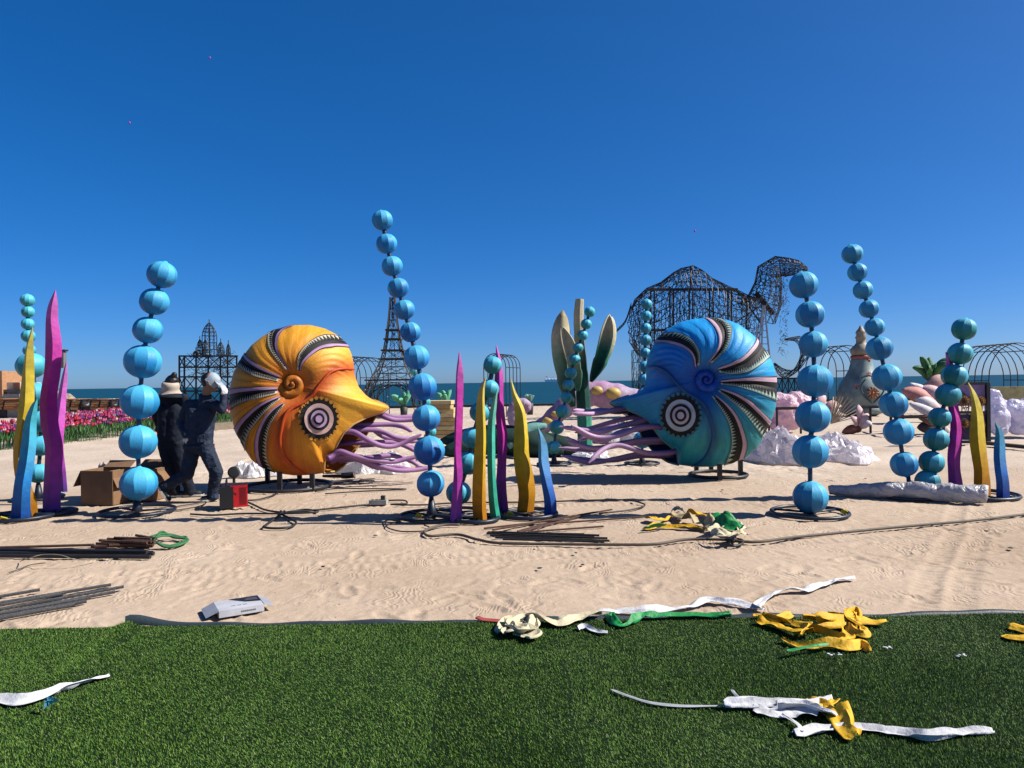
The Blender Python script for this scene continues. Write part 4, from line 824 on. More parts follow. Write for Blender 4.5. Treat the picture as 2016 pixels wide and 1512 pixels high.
def person_left():
    Y = G(365, 981).y + .15; A = lambda x, y, d=0: at(x, y, Y + d)
    b = A(350, 980); root = thing('person', 'worker in dark clothes and beige sun hat with hair bun, standing behind', 'person', (b.x, b.y, 0), 'workers installing the sculptures')
    head = A(338, 757); neck = A(338, 774); shL, shR = A(316, 786), A(362, 784); chest, waist = A(338, 812), A(336, 858); hipL, hipR = A(327, 878), A(350, 878)
    elL, wrL = A(306, 815, .0), A(312, 838, .15); elR, wrR = A(366, 818, .05), A(358, 842, .2)
    knL, anL = A(336, 925), A(345, 968); knR, anR = A(360, 925), A(376, 968, .03)
    body = [(head, .08, head + Vector((0, 0, .045)), .083), (head, .065, neck, .052), (neck, .05, chest, .08), (chest, .1, waist, .095), (shL, .04, shR, .04), (shL, .036, elL, .033), (elL, .032, wrL, .025), (shR, .036, elR, .033), (elR, .032, wrR, .025), (hipL, .08, hipR, .08), (waist, .095, hipL, .08), (hipL, .078, knL, .05), (knL, .048, anL, .034), (hipR, .078, knR, .05), (knR, .048, anR, .034), (head + Vector((0, .085, -.02)), .016, head + Vector((0, .10, -.03)), .013)]
    capsules('body', body, M_skin, root, .011, 2)
    mb = MB()
    for s in (-1, 1): mb.ell(head + Vector((.03 * s, .08, .01)), (.011, .01, .009), 8)
    mb.build('eyes', M_hair, root, True)
    capsules('hair', [(head + Vector((.0, -.005, .03)), .09, head + Vector((.01, 0, .05)), .086), (head + Vector((.045, -.03, .12)), .042, head + Vector((.05, -.03, .135)), .038)], M_hair, root, .011, 2, .01, .03)
    jk = [(chest + Vector((-.06, 0, .02)), .125, waist + Vector((-.05, 0, -.03)), .13), (chest + Vector((.06, 0, .02)), .125, waist + Vector((.06, 0, -.03)), .13), (shL, .07, shR, .07), (neck + Vector((0, 0, -.04)), .07, chest, .12), (shL, .072, elL, .06), (elL, .06, wrL, .045), (shR, .072, elR, .06), (elR, .06, wrR, .045)]
    capsules('jacket', jk, M_navy2, root, .012, 5, .018, .08)
    tr = [(hipL + Vector((0, 0, .03)), .115, hipR + Vector((0, 0, .03)), .115), (hipL, .11, knL, .085), (knL, .085, anL, .07), (hipR, .11, knR, .085), (knR, .085, anR, .07)]
    capsules('trousers', tr, M_navy2, root, .012, 5, .018, .07)
    for an in (anL, anR): shoe(root, (an.x - .09, an.y - .02, .0), (an.x + .15, an.y + .06, .0), (0, 0, 1))
    mb = MB(); R = Euler((.18, .12, 0)).to_matrix(); c = head + Vector((-.012, -.01, -.025))
    mb.lathe([(.094, .062), (.112, .04), (.118, .0), (.112, -.03), (.116, -.05), (.13, -.075), (.146, -.095), (.149, -.098), (.126, -.082), (.108, -.055), (.104, -.03), (.106, .0), (.10, .035), (.088, .058)], c, 26, 0, R)
    me_o = mb.build('sun_hat', M_beige, root, True)
    mb = MB(); mb.lathe([(.1, .0), (.17, -.03), (.2, -.06), (.19, -.065), (.16, -.04), (.09, -.01)], neck + Vector((0, 0, -.0)), 22); mb.build('dark_neck_flap', M_navy2, root, True)
    hand(root, wrL, (0, 1, 0), (.1, .5, -.8), .08, M_navy2); hand(root, wrR, (0, 1, 0), (-.1, .6, -.7), .08, M_navy2)
person_right(); person_left()

# ------------------------------------------------------------------ things lying about
def gpath(pts, z=.014, n=None, wob=.0):
    P = [G(p[0], p[1], p[2] if len(p) > 2 else z) for p in pts]; n = n or max(12, len(P) * 7); sp = spline(P, n)
    if wob: sp = [p + Vector((rnd.uniform(-wob, wob), rnd.uniform(-wob, wob), 0)) for p in sp]
    return sp
def cable(label, pts, r=.011, mat=None, group='cables on the sand', n=None, z=None):
    mb = MB(); mb.tube(gpath(pts, z or r + .002, n), r, 7); o = mb.build('cable', mat or M_cable, None, True); return tag(o, label, 'cable', group)
cable('long dark cable from the middle seaweed running to the right edge of the sand', [(905, 1033), (870, 1034), (838, 1044), (845, 1055), (900, 1052), (940, 1062), (985, 1069), (1100, 1071), (1220, 1072), (1290, 1071), (1350, 1062), (1420, 1062), (1460, 1066), (1500, 1066), (1560, 1058), (1640, 1050), (1740, 1040), (1830, 1032), (1920, 1024), (2030, 1011)], .014, M_cable_d)
cable('black cable looping from white power strip past the seaweed to the brown rods', [(765, 985), (795, 985), (800, 991), (770, 993), (830, 994), (900, 990), (1060, 988), (1150, 985), (1230, 984), (1262, 990), (1268, 996), (1240, 1004), (1180, 1011)], .010)
cable('black cable from welding machine through the pointed loop to the power strip', [(486, 988), (500, 994), (520, 1003), (552, 1008), (600, 1006), (660, 1000), (727, 993)], .012)
cable('dark cable loop lying open on the sand below the welding machine', [(560, 1006), (545, 1018), (524, 1033), (520, 1038), (545, 1040), (572, 1037), (583, 1029), (572, 1021), (556, 1013), (553, 1006)], .013)
cable('long dark cable lying from the worker\'s feet to the middle cable knot', [(375, 1012), (420, 1014), (480, 1011), (560, 1011), (625, 1008), (600, 1003), (560, 1009)], .011)
cable('thin black cable rising from the ground under the orange nautilus', [(488, 985), (510, 983), (540, 974), (556, 962), (566, 949, .06), (570, 945, .1)], .010)
cable('thin black cable ring beside the middle ball chain base', [(760, 1034), (758, 1026), (770, 1024), (785, 1028), (768, 1030), (762, 1038), (790, 1046), (835, 1045), (845, 1038), (835, 1034)], .007)
cable('tangled thin black cable at the foot of the left ball chain', [(335, 1005), (345, 998), (380, 992), (405, 988), (395, 996), (350, 1004), (330, 1003), (318, 1000)], .008)
cable('small dark cable coil beside the long cable', [(1440, 1068), (1448, 1061), (1462, 1064), (1460, 1071), (1442, 1075), (1437, 1069), (1450, 1063)], .012)
cable('dark cable scraps behind the orange nautilus legs', [(640, 955), (690, 948), (735, 946), (725, 951), (703, 950), (712, 944), (738, 942)], .007)
cable('flat black hoses lying in the shadow right of the orange nautilus', [(620, 968), (660, 962), (720, 962), (800, 963), (700, 968), (640, 972)], .009)
cable('thin pale wire curl on the black pipes at the left', [(40, 1105), (60, 1098, .08), (85, 1092, .1), (120, 1093, .1), (150, 1102, .06), (200, 1101)], .004, cm((.3, .27, .2)))
cable('thin bent wire on the sand at the far left', [(18, 1127), (40, 1120), (60, 1112), (90, 1108)], .004, M_rebar)
def rods(name, label, specs, mat, r, rib=False, grp=None, cat='steel rods'):
    c = G(*specs[0][0]); root = thing(name, label, cat, (c.x, c.y, 0))
    for (a, b, z) in specs:
        p = G(*a); q = G(*b); mb = MB(); n = 40 if rib else 2
        P = [Vector((p.x, p.y, z)).lerp(Vector((q.x, q.y, z)), i / (n - 1)) for i in range(n)]
        mb.tube(P, [r * (1 + (.16 if i % 2 else 0)) for i in range(n)] if rib else r, 7); mb.build('rod', mat, root, 'auto')
    return root
rods('rebar_bundle', 'bundle of grey ribbed steel rods at the lower left edge of the sand', [((-60, 1188), (78, 1164), .012), ((-60, 1200), (218, 1154), .012), ((-60, 1206), (130, 1170), .012), ((-60, 1213), (122, 1183), .014), ((-60, 1217), (243, 1160), .02), ((-60, 1222), (226, 1168), .012), ((-60, 1226), (178, 1183), .022), ((-60, 1229), (170, 1187), .012), ((-60, 1233), (148, 1194), .014)], M_rebar, .011, True)
rods('pipe_bundle', 'black steel pipes lying side by side at the left edge', [((-70, 1088), (300, 1092), .018), ((-70, 1093), (303, 1094), .02), ((-70, 1097), (296, 1100), .018), ((-70, 1091), (290, 1096), .045)], M_steel, .020)
rods('rod_bundle', 'bundle of short black rods in front of the middle seaweed', [((958, 1052), (1170, 1058), .012), ((965, 1056), (1196, 1062), .012), ((975, 1060), (1200, 1067), .012), ((990, 1064), (1190, 1069), .012), ((968, 1054), (1180, 1061), .034), ((985, 1058), (1172, 1066), .034), ((960, 1050), (1150, 1054), .012)], M_steel, .011)
rods('rod_bundle', 'scattered rusty brown rods beside the black rod bundle', [((953, 1042), (1110, 1024), .01), ((970, 1047), (1170, 1012), .02), ((1020, 1051), (1150, 1016), .012), ((1040, 1049), (1188, 1038), .01), ((985, 1043), (1205, 1005), .012), ((1060, 1034), (1270, 1019), .01), ((1019, 1050), (1075, 1034), .02)], M_rust, .010)
rods('rod_bundle', 'bundle of rusty brown rods tied with green rope at the left', [((-60, 1082), (185, 1075), .012), ((180, 1077), (300, 1078), .012), ((186, 1079), (298, 1076), .013), ((190, 1076), (302, 1080), .03), ((196, 1074), (300, 1074), .02), ((200, 1076), (304, 1077), .045), ((206, 1073), (300, 1077), .04), ((212, 1071), (306, 1076), .05), ((205, 1078), (298, 1079), .06), ((225, 1072), (304, 1074), .065), ((268, 1068), (308, 1075), .07), ((196, 1075), (290, 1080), .055), ((215, 1080), (305, 1074), .03)], M_rust, .013)
mb = MB()
for k in range(5):
    rr = random.Random(k); pts = [(300 + rr.uniform(-6, 4), 1060 + rr.uniform(-4, 4), .06), (318, 1050 + rr.uniform(-4, 8), .07), (345 + rr.uniform(-5, 8), 1056 + rr.uniform(-3, 3), .03), (370 + rr.uniform(-3, 2), 1061 + rr.uniform(-3, 3), .02), (350, 1072 + rr.uniform(-3, 3), .02), (325, 1076 + rr.uniform(-3, 2), .02), (308, 1068, .05)]
    mb.tube(gpath(pts, n=34), .011, 6)
tag(mb.build('green_rope', pmat('green_rope', (.04, .20, .07), .8, .3, 40, .5, 120), None, True), 'green rope loop tied to the end of the rusty rods', 'rope')

def ribbon(pts, w, mat, parent=None, seed=0, z=.02, amp=.03, twist=1.0, name='strip', n=None, th=.0):
    rr = random.Random(seed); P = gpath(pts, z, n or max(40, len(pts) * 14)); N = len(P); vs = []; m = 9; sd = seed * 3.7 + 1.3
    al = np.cumsum([0] + [(P[i + 1] - P[i]).length for i in range(N - 1)])
    for i, p in enumerate(P):
        t = (P[min(i + 1, N - 1)] - P[max(i - 1, 0)]); t.z = 0; t = t.normalized() if t.length > 1e-6 else Vector((1, 0, 0)); s = Vector((-t.y, t.x, 0)); a = al[i]
        nz = lambda f, o: float(fbm(np.array([a * f + sd + o]), np.array([o * 2.1 + sd]), 2)[0]) * 2.2
        ang = twist * 1.25 * nz(3.6, 1.0); ww = w * (.88 + .6 * nz(5, 9.)) * min(1, .55 + i * .12, .55 + (N - 1 - i) * .12); crease = .5 + nz(3.0, 4.); amp_ = amp * .7
        for k in range(m):
            q = (k / (m - 1) - .5); ridge_ = amp_ * (.55 * max(0, 1 - abs(q - crease * .6 + .2) * 5) + .5 * math.sin(q * 9 + 6 * nz(4, 2.)) * abs(nz(7, 6.)) * 2)
            vs.append(p + s * (q * ww * math.cos(ang) + .25 * ridge_) + Vector((0, 0, max(0, (q + .5 * (1 if ang > 0 else -1)) * ww * math.sin(ang) + ridge_ + .002))))
    mb = MB(); mb.add(vs, [(i * m + k, (i + 1) * m + k, (i + 1) * m + k + 1, i * m + k + 1) for i in range(N - 1) for k in range(m - 1)])
    o = mb.build(name, mat, parent, 'auto'); o.data.set_sharp_from_angle(angle=math.radians(50))
    md = o.modifiers.new('thickness', 'SOLIDIFY'); md.thickness = .0014; return o
def rib_thing(label, *a, grp='cloth strips left on the ground', **k):
    return tag(ribbon(*a, name='cloth_strip', **k), label, 'cloth strip', grp)
TZ_ = .024
rib_thing('crumpled white cloth strip at the left edge of the turf', [(-60, 1380), (0, 1380), (40, 1384), (75, 1378), (110, 1362), (150, 1352), (185, 1340), (214, 1330)], .10, M_white, seed=1, z=TZ_, amp=.035, twist=.6)
rib_thing('long twisted white strip along the edge of turf and sand', [(1175, 1205), (1190, 1207), (1225, 1204), (1270, 1206), (1310, 1200), (1360, 1194), (1388, 1184), (1400, 1183), (1440, 1188), (1480, 1196), (1500, 1200), (1490, 1194), (1510, 1178), (1545, 1165), (1590, 1162), (1625, 1150), (1650, 1143), (1682, 1139)], .075, M_white, seed=2, z=.008, amp=.025, twist=.7, n=110)
rib_thing('bright green cloth strip frayed to the right along the turf edge', [(1198, 1210), (1204, 1222), (1220, 1232), (1238, 1228), (1262, 1216), (1310, 1214), (1370, 1213), (1440, 1214)], .085, M_green, seed=3, z=TZ_, amp=.045, twist=.5)
rt = thing('cloth_pile', 'crumpled cream cloth with a long tail on the turf edge', 'cloth pile', G(1030, 1240)); rt.location.z = 0
for k, pp in enumerate([[(985, 1248), (1000, 1225), (1025, 1222), (1050, 1232), (1035, 1250), (1010, 1250)], [(1000, 1235), (1030, 1216), (1065, 1222), (1100, 1226), (1140, 1218), (1185, 1212)], [(990, 1250), (1020, 1240), (1048, 1250), (1030, 1256)], [(1005, 1230), (1020, 1245), (1045, 1240), (1055, 1222)]]):
    ribbon(pp, .11, M_cream, rt, 10 + k, TZ_ + .008 * k, .045, .9)
rib_thing('small red and white cloth scrap at the turf edge', [(938, 1216), (950, 1220), (970, 1222), (990, 1224)], .035, cm((.55, .10, .09)), seed=5, z=TZ_, amp=.02)
rib_thing('small white tag with olive cloth end on the turf', [(1140, 1240), (1150, 1236), (1165, 1240), (1180, 1246), (1196, 1247)], .055, M_white, seed=6, z=TZ_, amp=.025, twist=.4)
rt = thing('cloth_pile', 'tangle of yellow cloth strips on the turf edge, right of the green strip', 'cloth pile', G(1610, 1240)); rt.location.z = 0
for k, pp in enumerate([[(1482, 1216), (1510, 1218), (1545, 1228), (1590, 1240), (1640, 1256), (1665, 1262)], [(1490, 1224), (1530, 1235), (1570, 1250), (1600, 1250)], [(1580, 1218), (1620, 1222), (1635, 1228), (1608, 1236), (1660, 1230), (1690, 1226), (1745, 1226)], [(1630, 1210), (1655, 1216), (1690, 1224), (1685, 1206), (1670, 1222), (1700, 1240), (1702, 1252), (1680, 1245), (1672, 1232)],
                     [(1540, 1262), (1560, 1270), (1600, 1276), (1640, 1277), (1678, 1278), (1695, 1268), (1710, 1284)], [(1665, 1240), (1670, 1254), (1650, 1264), (1640, 1262)], [(1500, 1212), (1530, 1222), (1560, 1212)], [(1560, 1226), (1590, 1240), (1575, 1256)]]):
    ribbon(pp, .06 + .02 * (k % 3), M_yellow, rt, 20 + k, TZ_ + .006 * (k % 4), .04, 1.2)
rib_thing('narrow green cloth strip lying on the yellow tangle', [(1548, 1282), (1590, 1274), (1632, 1268)], .03, M_green, seed=7, z=TZ_ + .03, amp=.01, twist=.3)
rib_thing('yellow cloth strip running off the right edge of the turf', [(1984, 1234), (2010, 1240), (2040, 1250), (2020, 1258), (1986, 1255), (2030, 1262)], .07, M_yellow, seed=8, z=TZ_, amp=.03, twist=.5)
rt = thing('cloth_pile', 'bundle of white cloth and yellow cloth with long tails on the near turf', 'cloth pile', G(1550, 1400)); rt.location.z = 0
for k, (pp, w, mt) in enumerate([([(1203, 1358), (1240, 1372), (1280, 1384), (1340, 1390), (1430, 1390)], .028, cm((.5, .52, .55), .5)), ([(1440, 1358), (1452, 1372), (1464, 1380)], .022, cm((.5, .52, .55), .5)), ([(1425, 1390), (1470, 1388), (1530, 1388), (1600, 1384), (1640, 1380)], .075, M_white), ([(1482, 1398), (1530, 1404), (1570, 1404), (1610, 1412)], .085, M_white),
      ([(1530, 1396), (1580, 1394), (1625, 1408), (1650, 1416)], .10, M_white), ([(1540, 1406), (1570, 1426), (1580, 1440)], .035, M_white), ([(1564, 1446), (1600, 1440), (1660, 1434), (1720, 1436), (1790, 1446), (1830, 1454), (1890, 1444), (1954, 1440)], .072, M_white),
      ([(1594, 1378), (1615, 1390), (1635, 1405), (1650, 1412)], .13, M_yellow), ([(1645, 1400), (1655, 1420), (1665, 1440), (1684, 1455)], .11, M_yellow), ([(1605, 1400), (1630, 1392), (1640, 1385)], .09, M_yellow)]):
    ribbon(pp, w, mt, rt, 40 + k, TZ_ + .005 * (k % 3), .045 if w > .04 else .006, .95 if w > .04 else .15)
rt = thing('cloth_pile', 'heap of cream, yellow and green cloth on the open sand', 'cloth pile', G(1370, 1035)); rt.location.z = 0
for k, (pp, w, mt) in enumerate([([(1268, 1042), (1300, 1038), (1350, 1040), (1395, 1044)], .09, M_yellow), ([(1275, 1020), (1300, 1026), (1325, 1018)], .12, M_yellow), ([(1310, 1036), (1290, 1040), (1266, 1042)], .06, M_green), ([(1330, 1012), (1350, 1020), (1380, 1030), (1400, 1040)], .22, cm((.55, .42, .22))), ([(1328, 1008), (1335, 1004), (1342, 1010)], .12, M_cream), ([(1390, 1026), (1420, 1036), (1455, 1044)], .20, M_green), ([(1395, 1046), (1420, 1036), (1445, 1030), (1462, 1046), (1440, 1054), (1405, 1052)], .14, M_cream), ([(1355, 1014), (1385, 1018), (1410, 1024)], .14, M_yellow), ([(1400, 1050), (1430, 1056), (1465, 1050)], .12, M_cream)]):
    ribbon(pp, w, mt, rt, 60 + k, .008 + .010 * k, .05, 1.1)
mb = MB(); p = G(97, 1410)
for k in range(4): mb.add([p + Vector((rnd.uniform(-.03, .03), rnd.uniform(-.03, .03), .04 + rnd.uniform(0, .05))) for _ in range(4)], [(0, 1, 2), (0, 2, 3)])
tag(mb.build('cloth_scrap', cm((.02, .2, .3))), 'tiny teal cloth scrap on the turf below the white strip', 'cloth scrap')
for (x, y, lab) in ((1752, 1287, 'tuft of white fluff on the turf right of the yellow tangle'), (1890, 1302, 'small pale thread end on the right of the turf'), (1640, 1300, 'tiny white fluff bits below the yellow tangle')):
    mb = MB(); p = G(x, y)
    for k in range(7): mb.ell(p + Vector((rnd.uniform(-.035, .035), rnd.uniform(-.015, .015), .033)), (rnd.uniform(.004, .014), rnd.uniform(.003, .007), rnd.uniform(.002, .005)), 6)
    tag(mb.build('lint', M_white, None, True), lab, 'lint')

# printed flat carton
def carton():
    c = [G(428, 1213), G(530, 1195), G(515, 1178), G(424, 1191)]; o = G(470, 1198); root = thing('product_box', 'white and black flat product carton lying on the sand', 'box', (o.x, o.y, 0))
    a = G(420, 1219); b = G(531, 1201); u = Vector((b.x - a.x, b.y - a.y, 0)); L = u.length; u.normalize(); v = Vector((-u.y, u.x, 0)); H = .045; Wd = .24
    def P(s, t, z): return a + u * s + v * t + Vector((0, 0, z - a.z))
    mb = MB(); vs = [P(.035, 0, 0), P(L - .035, 0, 0), P(L - .035, Wd, 0), P(.035, Wd, 0), P(.035, 0, H), P(L - .035, 0, H), P(L - .035, Wd, H), P(.035, Wd, H)]
    mb.add(vs, [(0, 1, 2, 3), (4, 5, 6, 7), (0, 1, 5, 4), (1, 2, 6, 5), (2, 3, 7, 6), (3, 0, 4, 7)]); mb.build('carton', cm((.66, .67, .72), .4), root)
    mb = MB(); z = H + .002; mb.add([P(L * .36, Wd - .001, z), P(L - .036, Wd - .001, z), P(L - .036, Wd * .42, z), P(L * .62, Wd * .55, z)], [(0, 1, 2, 3)]); mb.build('printed_panel', cm((.02, .022, .028), .35), root)
    mb = MB(); mb.add([P(L * .6, Wd * .62, z + .002), P(L * .86, Wd * .55, z + .002), P(L * .86, Wd * .8, z + .002), P(L * .7, Wd * .85, z + .002)], [(0, 1, 2, 3)]); mb.build('product_picture', cm((.10, .10, .11), .35), root)
    RZ = Matrix.Rotation(math.atan2(u.y, u.x), 3, 'Z'); mb = MB()
    for k in range(12):
        if k % 4 != 3: mb.box(P(L * .36 + k * .009, Wd * .30, H + .0015), (.006, .010, .001), RZ)
    for k in range(8): mb.box(P(L * .5 + k * .012, -.0012, .022), (.008, .001, .009), RZ)
    mb.build('print_lines', cm((.16, .16, .18), .5), root)
    for q in ([P(.035, 0, H), P(.035, Wd, H), P(-.045, Wd - .01, .012), P(-.045, .01, .012)], [P(L - .035, 0, H), P(L - .035, Wd, H), P(L + .03, Wd - .01, .018), P(L + .03, .01, .018)]):
        mb = MB(); mb.add(q, [(0, 1, 2, 3)]); o2 = mb.build('end_flap', cm((.40, .42, .48), .45), root); o2.modifiers.new('t', 'SOLIDIFY').thickness = .003
carton()
# cardboard boxes by the ball chain
M_card = pmat('cardboard', (.27, .150, .075), .85, .15, 8, .15, 40)
def cbox(label, bl, br, depth, H, flaps, grp='cardboard boxes'):
    a = G(*bl); b = G(*br); b.y = a.y; u = (b - a); L = u.length; u.normalize(); v = Vector((0, 1, 0)); t = .006
    root = thing('cardboard_box', label, 'box', ((a.x + b.x) / 2, a.y + depth / 2, 0), grp)
    for nm, c, d in (('side_panel', (L / 2, 0, H / 2), (L, t, H)), ('side_panel', (L / 2, depth, H / 2), (L, t, H)), ('side_panel', (0, depth / 2, H / 2), (t, depth - t * 2, H)), ('side_panel', (L, depth / 2, H / 2), (t, depth - t * 2, H)), ('bottom_panel', (L / 2, depth / 2, .004), (L - .02, depth - .02, .006))):
        mb = MB(); mb.box(Vector((a.x, a.y, 0)) + Vector(c), d); mb.build(nm, M_card, root)
    for (x, y, dx, dy, ang, ln) in flaps:       # hinge centre, hinge direction, angle below horizontal, length
        h = Vector((a.x + x, a.y + y, H)); e = Vector((dx, dy, 0)); out = Vector((dy, -dx, 0)).normalized(); d = out * math.cos(ang) - Vector((0, 0, 1)) * math.sin(ang)
        mb = MB(); mb.add([h - e / 2, h + e / 2, h + e / 2 * .94 + d * ln, h - e / 2 * .94 + d * ln], [(0, 1, 2, 3)]); o = mb.build('flap', M_card, root); o.modifiers.new('t', 'SOLIDIFY').thickness = .005
    root.rotation_euler.z = -.16; return root
cbox('brown cardboard box with open drooping flaps left of the ball chain', (161, 995), (224, 996), .42, .44, [(0, .21, 0, -.42, 1.05, .24), (.41, .21, 0, .42, 1.15, .24), (.2, .42, -.4, 0, -.5, .16)])
cbox('dark brown cardboard box half hidden by the lowest blue ball', (238, 987), (303, 987), .4, .42, [(0, .2, 0, -.4, 1.2, .22), (.43, .2, 0, .4, 1.0, .2), (.2, .4, -.4, 0, -.6, .14)])
for (x, y, lab, c, r) in ((218, 914, 'yellow paper bag behind the cardboard boxes', (.7, .62, .2), .07), (205, 916, 'pinkish crumpled paper behind the cardboard boxes', (.6, .42, .44), .06), (197, 917, 'grey crumpled foil behind the cardboard boxes', (.35, .35, .38), .05)):
    p = at(x, y, G(200, 975).y); mb = MB(); mb.ell((p.x, p.y, 0.0), (r, r, p.z + r), 14); o = mb.build('paper_scrap', cm(c), None, False); tag(o, lab, 'paper scrap')
    d = o.modifiers.new('d', 'DISPLACE'); tx_ = bpy.data.textures.new('crumple', 'CLOUDS'); tx_.noise_scale = .05; d.texture = tx_; d.strength = .04
# welding machine
def welder():
    a = G(436, 1002); root = thing('welding_machine', 'small red and black welding machine with cable on the sand', 'machine', (a.x, a.y, 0)); s = G(486, 998); R = Matrix.Rotation(.35, 3, 'Z'); H = .28
    def B(c, d, m, nm, par=root, mi=None): mb = MB(); mb.box(Vector((a.x, a.y, 0)) + R @ Vector(c), d, R); return mb.build(nm, m, par)
    rd = cm((.68, .012, .018), .4); bk = cm((.012, .012, .013), .5)
    B((.06, .10, H / 2), (.16, .34, H - .02), bk, 'housing')
    f = B((.205, -.02, H / 2 + .01), (.20, .05, H - .01), rd, 'front_panel')
    mb = MB()
    for k in range(9): mb.box(Vector((a.x, a.y, 0)) + R @ Vector((.255, -.048, .06 + k * .024)), (.08, .006, .008), R)
    mb.build('vent_slot', cm((.25, .006, .008), .5), f)
    mb = MB()
    for k in range(3): mb.box(Vector((a.x, a.y, 0)) + R @ Vector((.125 + k * .022, -.047, .18 + .012 * (k % 2))), (.014, .004, .02), R)
    mb.build('printed_mark', bk, f)
    mb = MB(); hp = [Vector((a.x, a.y, 0)) + R @ Vector((.06, y, z)) for y, z in ((-.02, H), (-.02, H + .06), (.20, H + .06), (.20, H))]; mb.tube(hp, .012, 8); mb.build('handle', bk, root)
    B((.10, -.045, .05), (.06, .04, .05), bk, 'socket'); B((.205, -.02, H + .025), (.21, .06, .012), cm((.03, .03, .032)), 'rim')
    mb = MB(); c = G(450, 985); c.y += .2; mb.lathe([(.001, -.06), (.06, -.055), (.075, -.01), (.078, .05), (.06, .07), (.001, .072)], (c.x, c.y, .34), 18, 0, Euler((1.3, 0, .3)).to_matrix()); mb.tube([(c.x, c.y, 0), (c.x, c.y, .3)], .02, 8)
    tag(mb.build('blower', cm((.014, .014, .015), .5), None, 'auto'), 'round black blower standing behind the red welding machine', 'blower')
welder()
def strip_():
    a = G(745, 993); root = thing('power_strip', 'white power strip on the sand between welding machine and ball chain', 'power strip', (a.x, a.y, 0)); R = Matrix.Rotation(-.06, 3, 'Z')
    mb = MB(); mb.box((a.x, a.y, .03), (.22, .09, .055), R); mb.build('body', cm((.55, .55, .5), .5), root)
    for k in range(4):
        mb = MB(); p = Vector((a.x, a.y, 0)) + R @ Vector((-.07 + k * .048, -.01, .06)); mb.box(p, (.032, .04, .006), R); mb.build('socket', cm((.05, .05, .05)), root)
    mb = MB(); mb.box(Vector((a.x, a.y, .085)) + R @ Vector((.06, 0, 0)), (.05, .05, .05), R); mb.build('plug', cm((.06, .06, .06)), root)
strip_()
def grinder():
    a = G(675, 944); root = thing('angle_grinder', 'black angle grinder with brown disc lying behind the orange nautilus', 'power tool', (a.x, a.y, 0))
    mb = MB(); mb.tube([(a.x - .02, a.y, .06), (a.x + .05, a.y, .06), (a.x + .17, a.y, .07)], [.045, .05, .05], 10); mb.build('body', cm((.02, .02, .022), .5), root, 'auto')
    mb = MB(); mb.tube([(a.x - .32, a.y, .06), (a.x - .15, a.y, .055), (a.x - .02, a.y, .055)], [.02, .028, .03], 10); mb.build('handle', cm((.10, .05, .035), .6), root, 'auto')
    mb = MB(); mb.lathe([(.001, -.004), (.06, -.004), (.06, .004), (.001, .004)], (a.x + .18, a.y, .07), 20, 0, Euler((0, 1.3, 0)).to_matrix()); mb.build('disc', cm((.12, .09, .07)), root)
grinder()
# plastic-wrapped roll lying across the ring of the right seaweed
def roll():
    a = G(1632, 974); b = G(1945, 992); mb = MB(); N = 70; rs = []; pts = []; rr = random.Random(4)
    for i in range(N):
        t = i / (N - 1); p = a.lerp(b, t); r = .055 + .05 * min(1, t * 2.2) + .004 * math.sin(i * .5) + rr.uniform(-.003, .003); rs.append(r); pts.append(Vector((p.x, p.y + .02 * math.sin(i * .4), r * .95 + .005)))
    mb.tube(pts, rs, 18); root = mb.build('wrapped_roll', film('grey_film', (.46, .45, .48), .9, 6., .35), None, True); tag(root, 'long roll wrapped in clear plastic lying before the right seaweed', 'wrapped roll')
    d = root.modifiers.new('d', 'DISPLACE'); tx_ = bpy.data.textures.new('wrinkle', 'CLOUDS'); tx_.noise_scale = .16; d.texture = tx_; d.strength = .03; d.mid_level = .5
roll()
# ------------------------------------------------------------------ background sculptures and fair ground
M_wire = pmat('bare_wire', (.018, .017, .018), .6, .3, 5, 0, 1)
M_wirer = pmat('rusting_wire', (.045, .030, .022), .7, .3, 5, 0, 1)
def wloft(mb, rings, r, rr, diag=.8, closed=True, sub=1):
    n = len(rings[0])
    for i, R in enumerate(rings):
        for k in range(n if closed else n - 1): mb.wire(R[k], R[(k + 1) % n], r)
        if i + 1 < len(rings):
            Q = rings[i + 1]
            for k in range(n):
                mb.wire(R[k], Q[k], r)
                if rr.random() < diag: mb.wire(R[k], Q[(k + 1) % n], r * .7)
                if rr.random() < diag:
                    a = R[k].lerp(R[(k + 1) % n], rr.random()); b = Q[k].lerp(Q[(k + 1) % n], rr.random()); mb.wire(a, b, r * .7)
                if rr.random() < diag:
                    a = R[k].lerp(Q[k], rr.random()); b = R[(k + 1) % n].lerp(Q[(k + 1) % n], rr.random()); mb.wire(a, b, r * .7)
def circ(c, rx, ry, n, ex=Vector((0, 1, 0)), ey=Vector((0, 0, 1))): return [c + ex * (rx * math.cos(2 * math.pi * k / n)) + ey * (ry * math.sin(2 * math.pi * k / n)) for k in range(n)]
